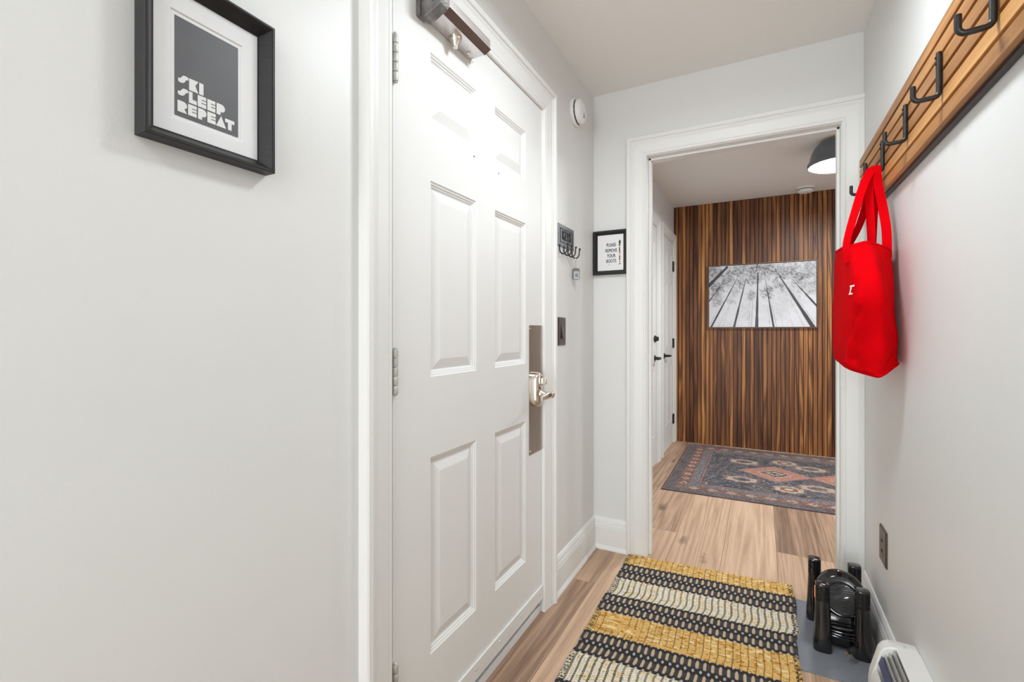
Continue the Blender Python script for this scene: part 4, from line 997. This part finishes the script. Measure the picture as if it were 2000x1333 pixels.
# ------------------------------------------------------------------ forest picture on the slatted wall
t = empty('forest_picture', (-.007, Y2 - .0115, 1.195), 'framed black and white photograph of tall pine trees hanging on the slatted wall', 'picture')
fa0, fa1, fz0, fz1 = -.4795, .4655, 1.194, 1.831; fy = Y2 - .0118
mP = lambda a, c_, h: (a, fy - h, c_)
b = MB(); b.rings((fa0, fa1, fz0, fz1), [(0, .0005), (0, .032), (.006, .032), (.006, .024), (.0061, .001)], mP, fill=False); b.build('frame', mat('bronze_picture_frame', (.16, .085, .045), .35, metal=.4, bump=.1), t)
b = MB(); b.box(fa0 + .006, fa1 - .006, fy - .022, fy - .001, fz0 + .006, fz1 - .006); b.build('stretcher', M['dark'], t)
def forest():
    st = .0022; a0, a1, z0, z1 = fa0 + .011, fa1 - .011, fz0 + .011, fz1 - .011
    nx = int((a1 - a0) / st); ny = int((z1 - z0) / st)
    X, Z = np.meshgrid(np.linspace(a0, a1, nx), np.linspace(z0, z1, ny)); U = (X - a0) / (a1 - a0); W = (Z - z0) / (z1 - z0)
    def uv(x, y): top = 235 + (145 - 235) * (x - 110) / 1660; return (x - 110) / 1660, (1165 - y) / (1165 - top)
    L_ = np.full(U.shape, .74) - .06 * W + .10 * (fbm(U * 5, W * 8, 4, 2) - .5)
    As_ = (a1 - a0) / (z1 - z0)
    def trunk(p, q, w0, w1, d, al=1.):
        global L2
        (u0, v0), (u1, v1) = uv(*p), uv(*q)
        dx, dy = (u1 - u0) * As_, v1 - v0; ll = dx * dx + dy * dy
        s = (((U - u0) * As_) * dx + (W - v0) * dy) / ll; sc_ = np.clip(s, -.02, 1)
        wob = .004 * (vnoise(s * 9, s * 0 + w0, 3) - .5)
        dist = np.abs(((U - u0) * As_) * dy - (W - v0) * dx) / math.sqrt(ll) + 0
        wd = (w0 + (w1 - w0) * sc_) / 1660 * As_ / 2
        k = np.clip((wd - dist + wob) / .003 + .5, 0, 1) * (s > -.05) * (s < 1.0) * al
        return k, d
    light = [((260, 1165), (470, 800), 14, 6), ((335, 1165), (450, 870), 10, 5), ((765, 1165), (790, 560), 14, 6), ((800, 1165), (830, 600), 22, 8), ((1190, 1165), (1080, 660), 18, 8), ((1600, 1165), (1400, 760), 14, 6), ((1440, 1165), (1340, 850), 9, 4), ((1090, 1165), (1040, 750), 9, 4), ((1290, 1165), (1230, 900), 8, 4), ((140, 1100), (300, 800), 12, 5), ((740, 1165), (760, 800), 8, 4), ((1730, 1080), (1430, 640), 12, 6), ((1770, 700), (1500, 480), 10, 5)]
    for a in light:
        k, _ = trunk(*a, 0); L_ = L_ * (1 - .45 * k) + .42 * .45 * k
    blobs = [(470, 370, 100, .55), (640, 300, 110, .5), (860, 300, 140, .6), (630, 480, 80, .5), (1000, 330, 110, .5), (1150, 270, 120, .55), (1300, 320, 120, .5), (1510, 420, 90, .65), (1420, 300, 100, .5), (540, 610, 70, .28), (460, 770, 60, .3), (800, 680, 75, .33), (1060, 640, 85, .6), (250, 320, 120, .45), (1660, 330, 150, .4), (230, 570, 100, .55), (230, 730, 110, .35), (1250, 520, 80, .5), (960, 250, 90, .5), (160, 300, 90, .45), (400, 470, 80, .5), (1560, 520, 120, .3), (800, 430, 80, .5), (1690, 560, 100, .3), (1000, 200, 200, .3), (600, 250, 160, .35), (1300, 600, 160, .14), (700, 950, 120, .10), (1250, 800, 220, .10)]
    fol = np.zeros(U.shape)
    f1 = fbm(U * 34, W * 24, 5, 6); f2 = fbm(U * 90 + W * 30, W * 60, 3, 16)
    for x, y, r, k in blobs:
        u_, v_ = uv(x, y); rr_ = r / 1660 * As_
        dd = np.sqrt(((U - u_) * As_) ** 2 + ((W - v_) * .9) ** 2) / rr_
        fol = np.maximum(fol, k * np.clip(1.45 - dd - 1.1 * (f1 - .5) * 2, 0, 1) * (.50 + 1.0 * np.clip((f2 - .42) * 6, 0, 1)))
    L_ = L_ * (1 - np.clip(fol, 0, .85)) + .16 * np.clip(fol, 0, .85)
    dark = [((145, 1165), (600, 370), 34, 9), ((525, 1165), (720, 400), 38, 9), ((885, 1165), (905, 320), 48, 14), ((1145, 1165), (1020, 430), 34, 8), ((1720, 1165), (1230, 370), 66, 14), ((1790, 860), (1430, 440), 34, 8), ((90, 540), (420, 230), 66, 34), ((90, 790), (370, 440), 20, 8)]
    for a in dark:
        k, _ = trunk(*a, 0); L_ = L_ * (1 - .95 * k) + .075 * k * .95
    L_ = np.clip(L_, .03, .9)
    col = L_[..., None] ** 1.5 * np.array([.97, .955, 1.0])
    grid_mesh('photo_print', np.stack([X, np.full_like(X, fy - .0245), Z], -1), col, vcol_mat('photo_paper', .4, .02), None, t)
forest()

# ------------------------------------------------------------------ far room ceiling things
alarm((.358, 5.03, H2), (0, 0, -1), 'round white smoke alarm on the far room ceiling beside the slatted wall', r=.072)
LX, LY = .475, 3.88
t = empty('ceiling_lamp', (LX, LY, H2), 'grey enamel dome ceiling lamp with glowing white diffuser seen through the opening', 'ceiling lamp')
b = MB(); b.lathe([(.115, .0005), (.115, .012), (.105, .018)], (LX, LY, H2), (0, 0, -1), 48); b.build('canopy', mat('brass_canopy', (.45, .33, .2), .35, metal=.7), t, smooth=40)
b = MB(); b.lathe([(.112, .014), (.128, .018), (.134, .026), (.150, .045), (.164, .075), (.172, .105), (.176, .130), (.186, .140), (.189, .152), (.189, .172), (.185, .173), (.176, .158)], (LX, LY, H2), (0, 0, -1), 64)
sh = b.build('shade', M['shade'], t, smooth=50)
b = MB(); b.lathe([(.172, .168), (.172, .172), (.12, .180), (.0005, .186)], (LX, LY, H2), (0, 0, -1), 48); b.build('diffuser', M['glow'], t, smooth=60)
for a in (0.3, 2.4, 3.35, 4.5): MB().lathe([(.004, 0), (.004, .008)], (LX + .187 * math.cos(a), LY + .187 * math.sin(a), H2 - .166), (math.cos(a), math.sin(a), 0), 8).build('thumb_screw', M['blackmetal'], sh)
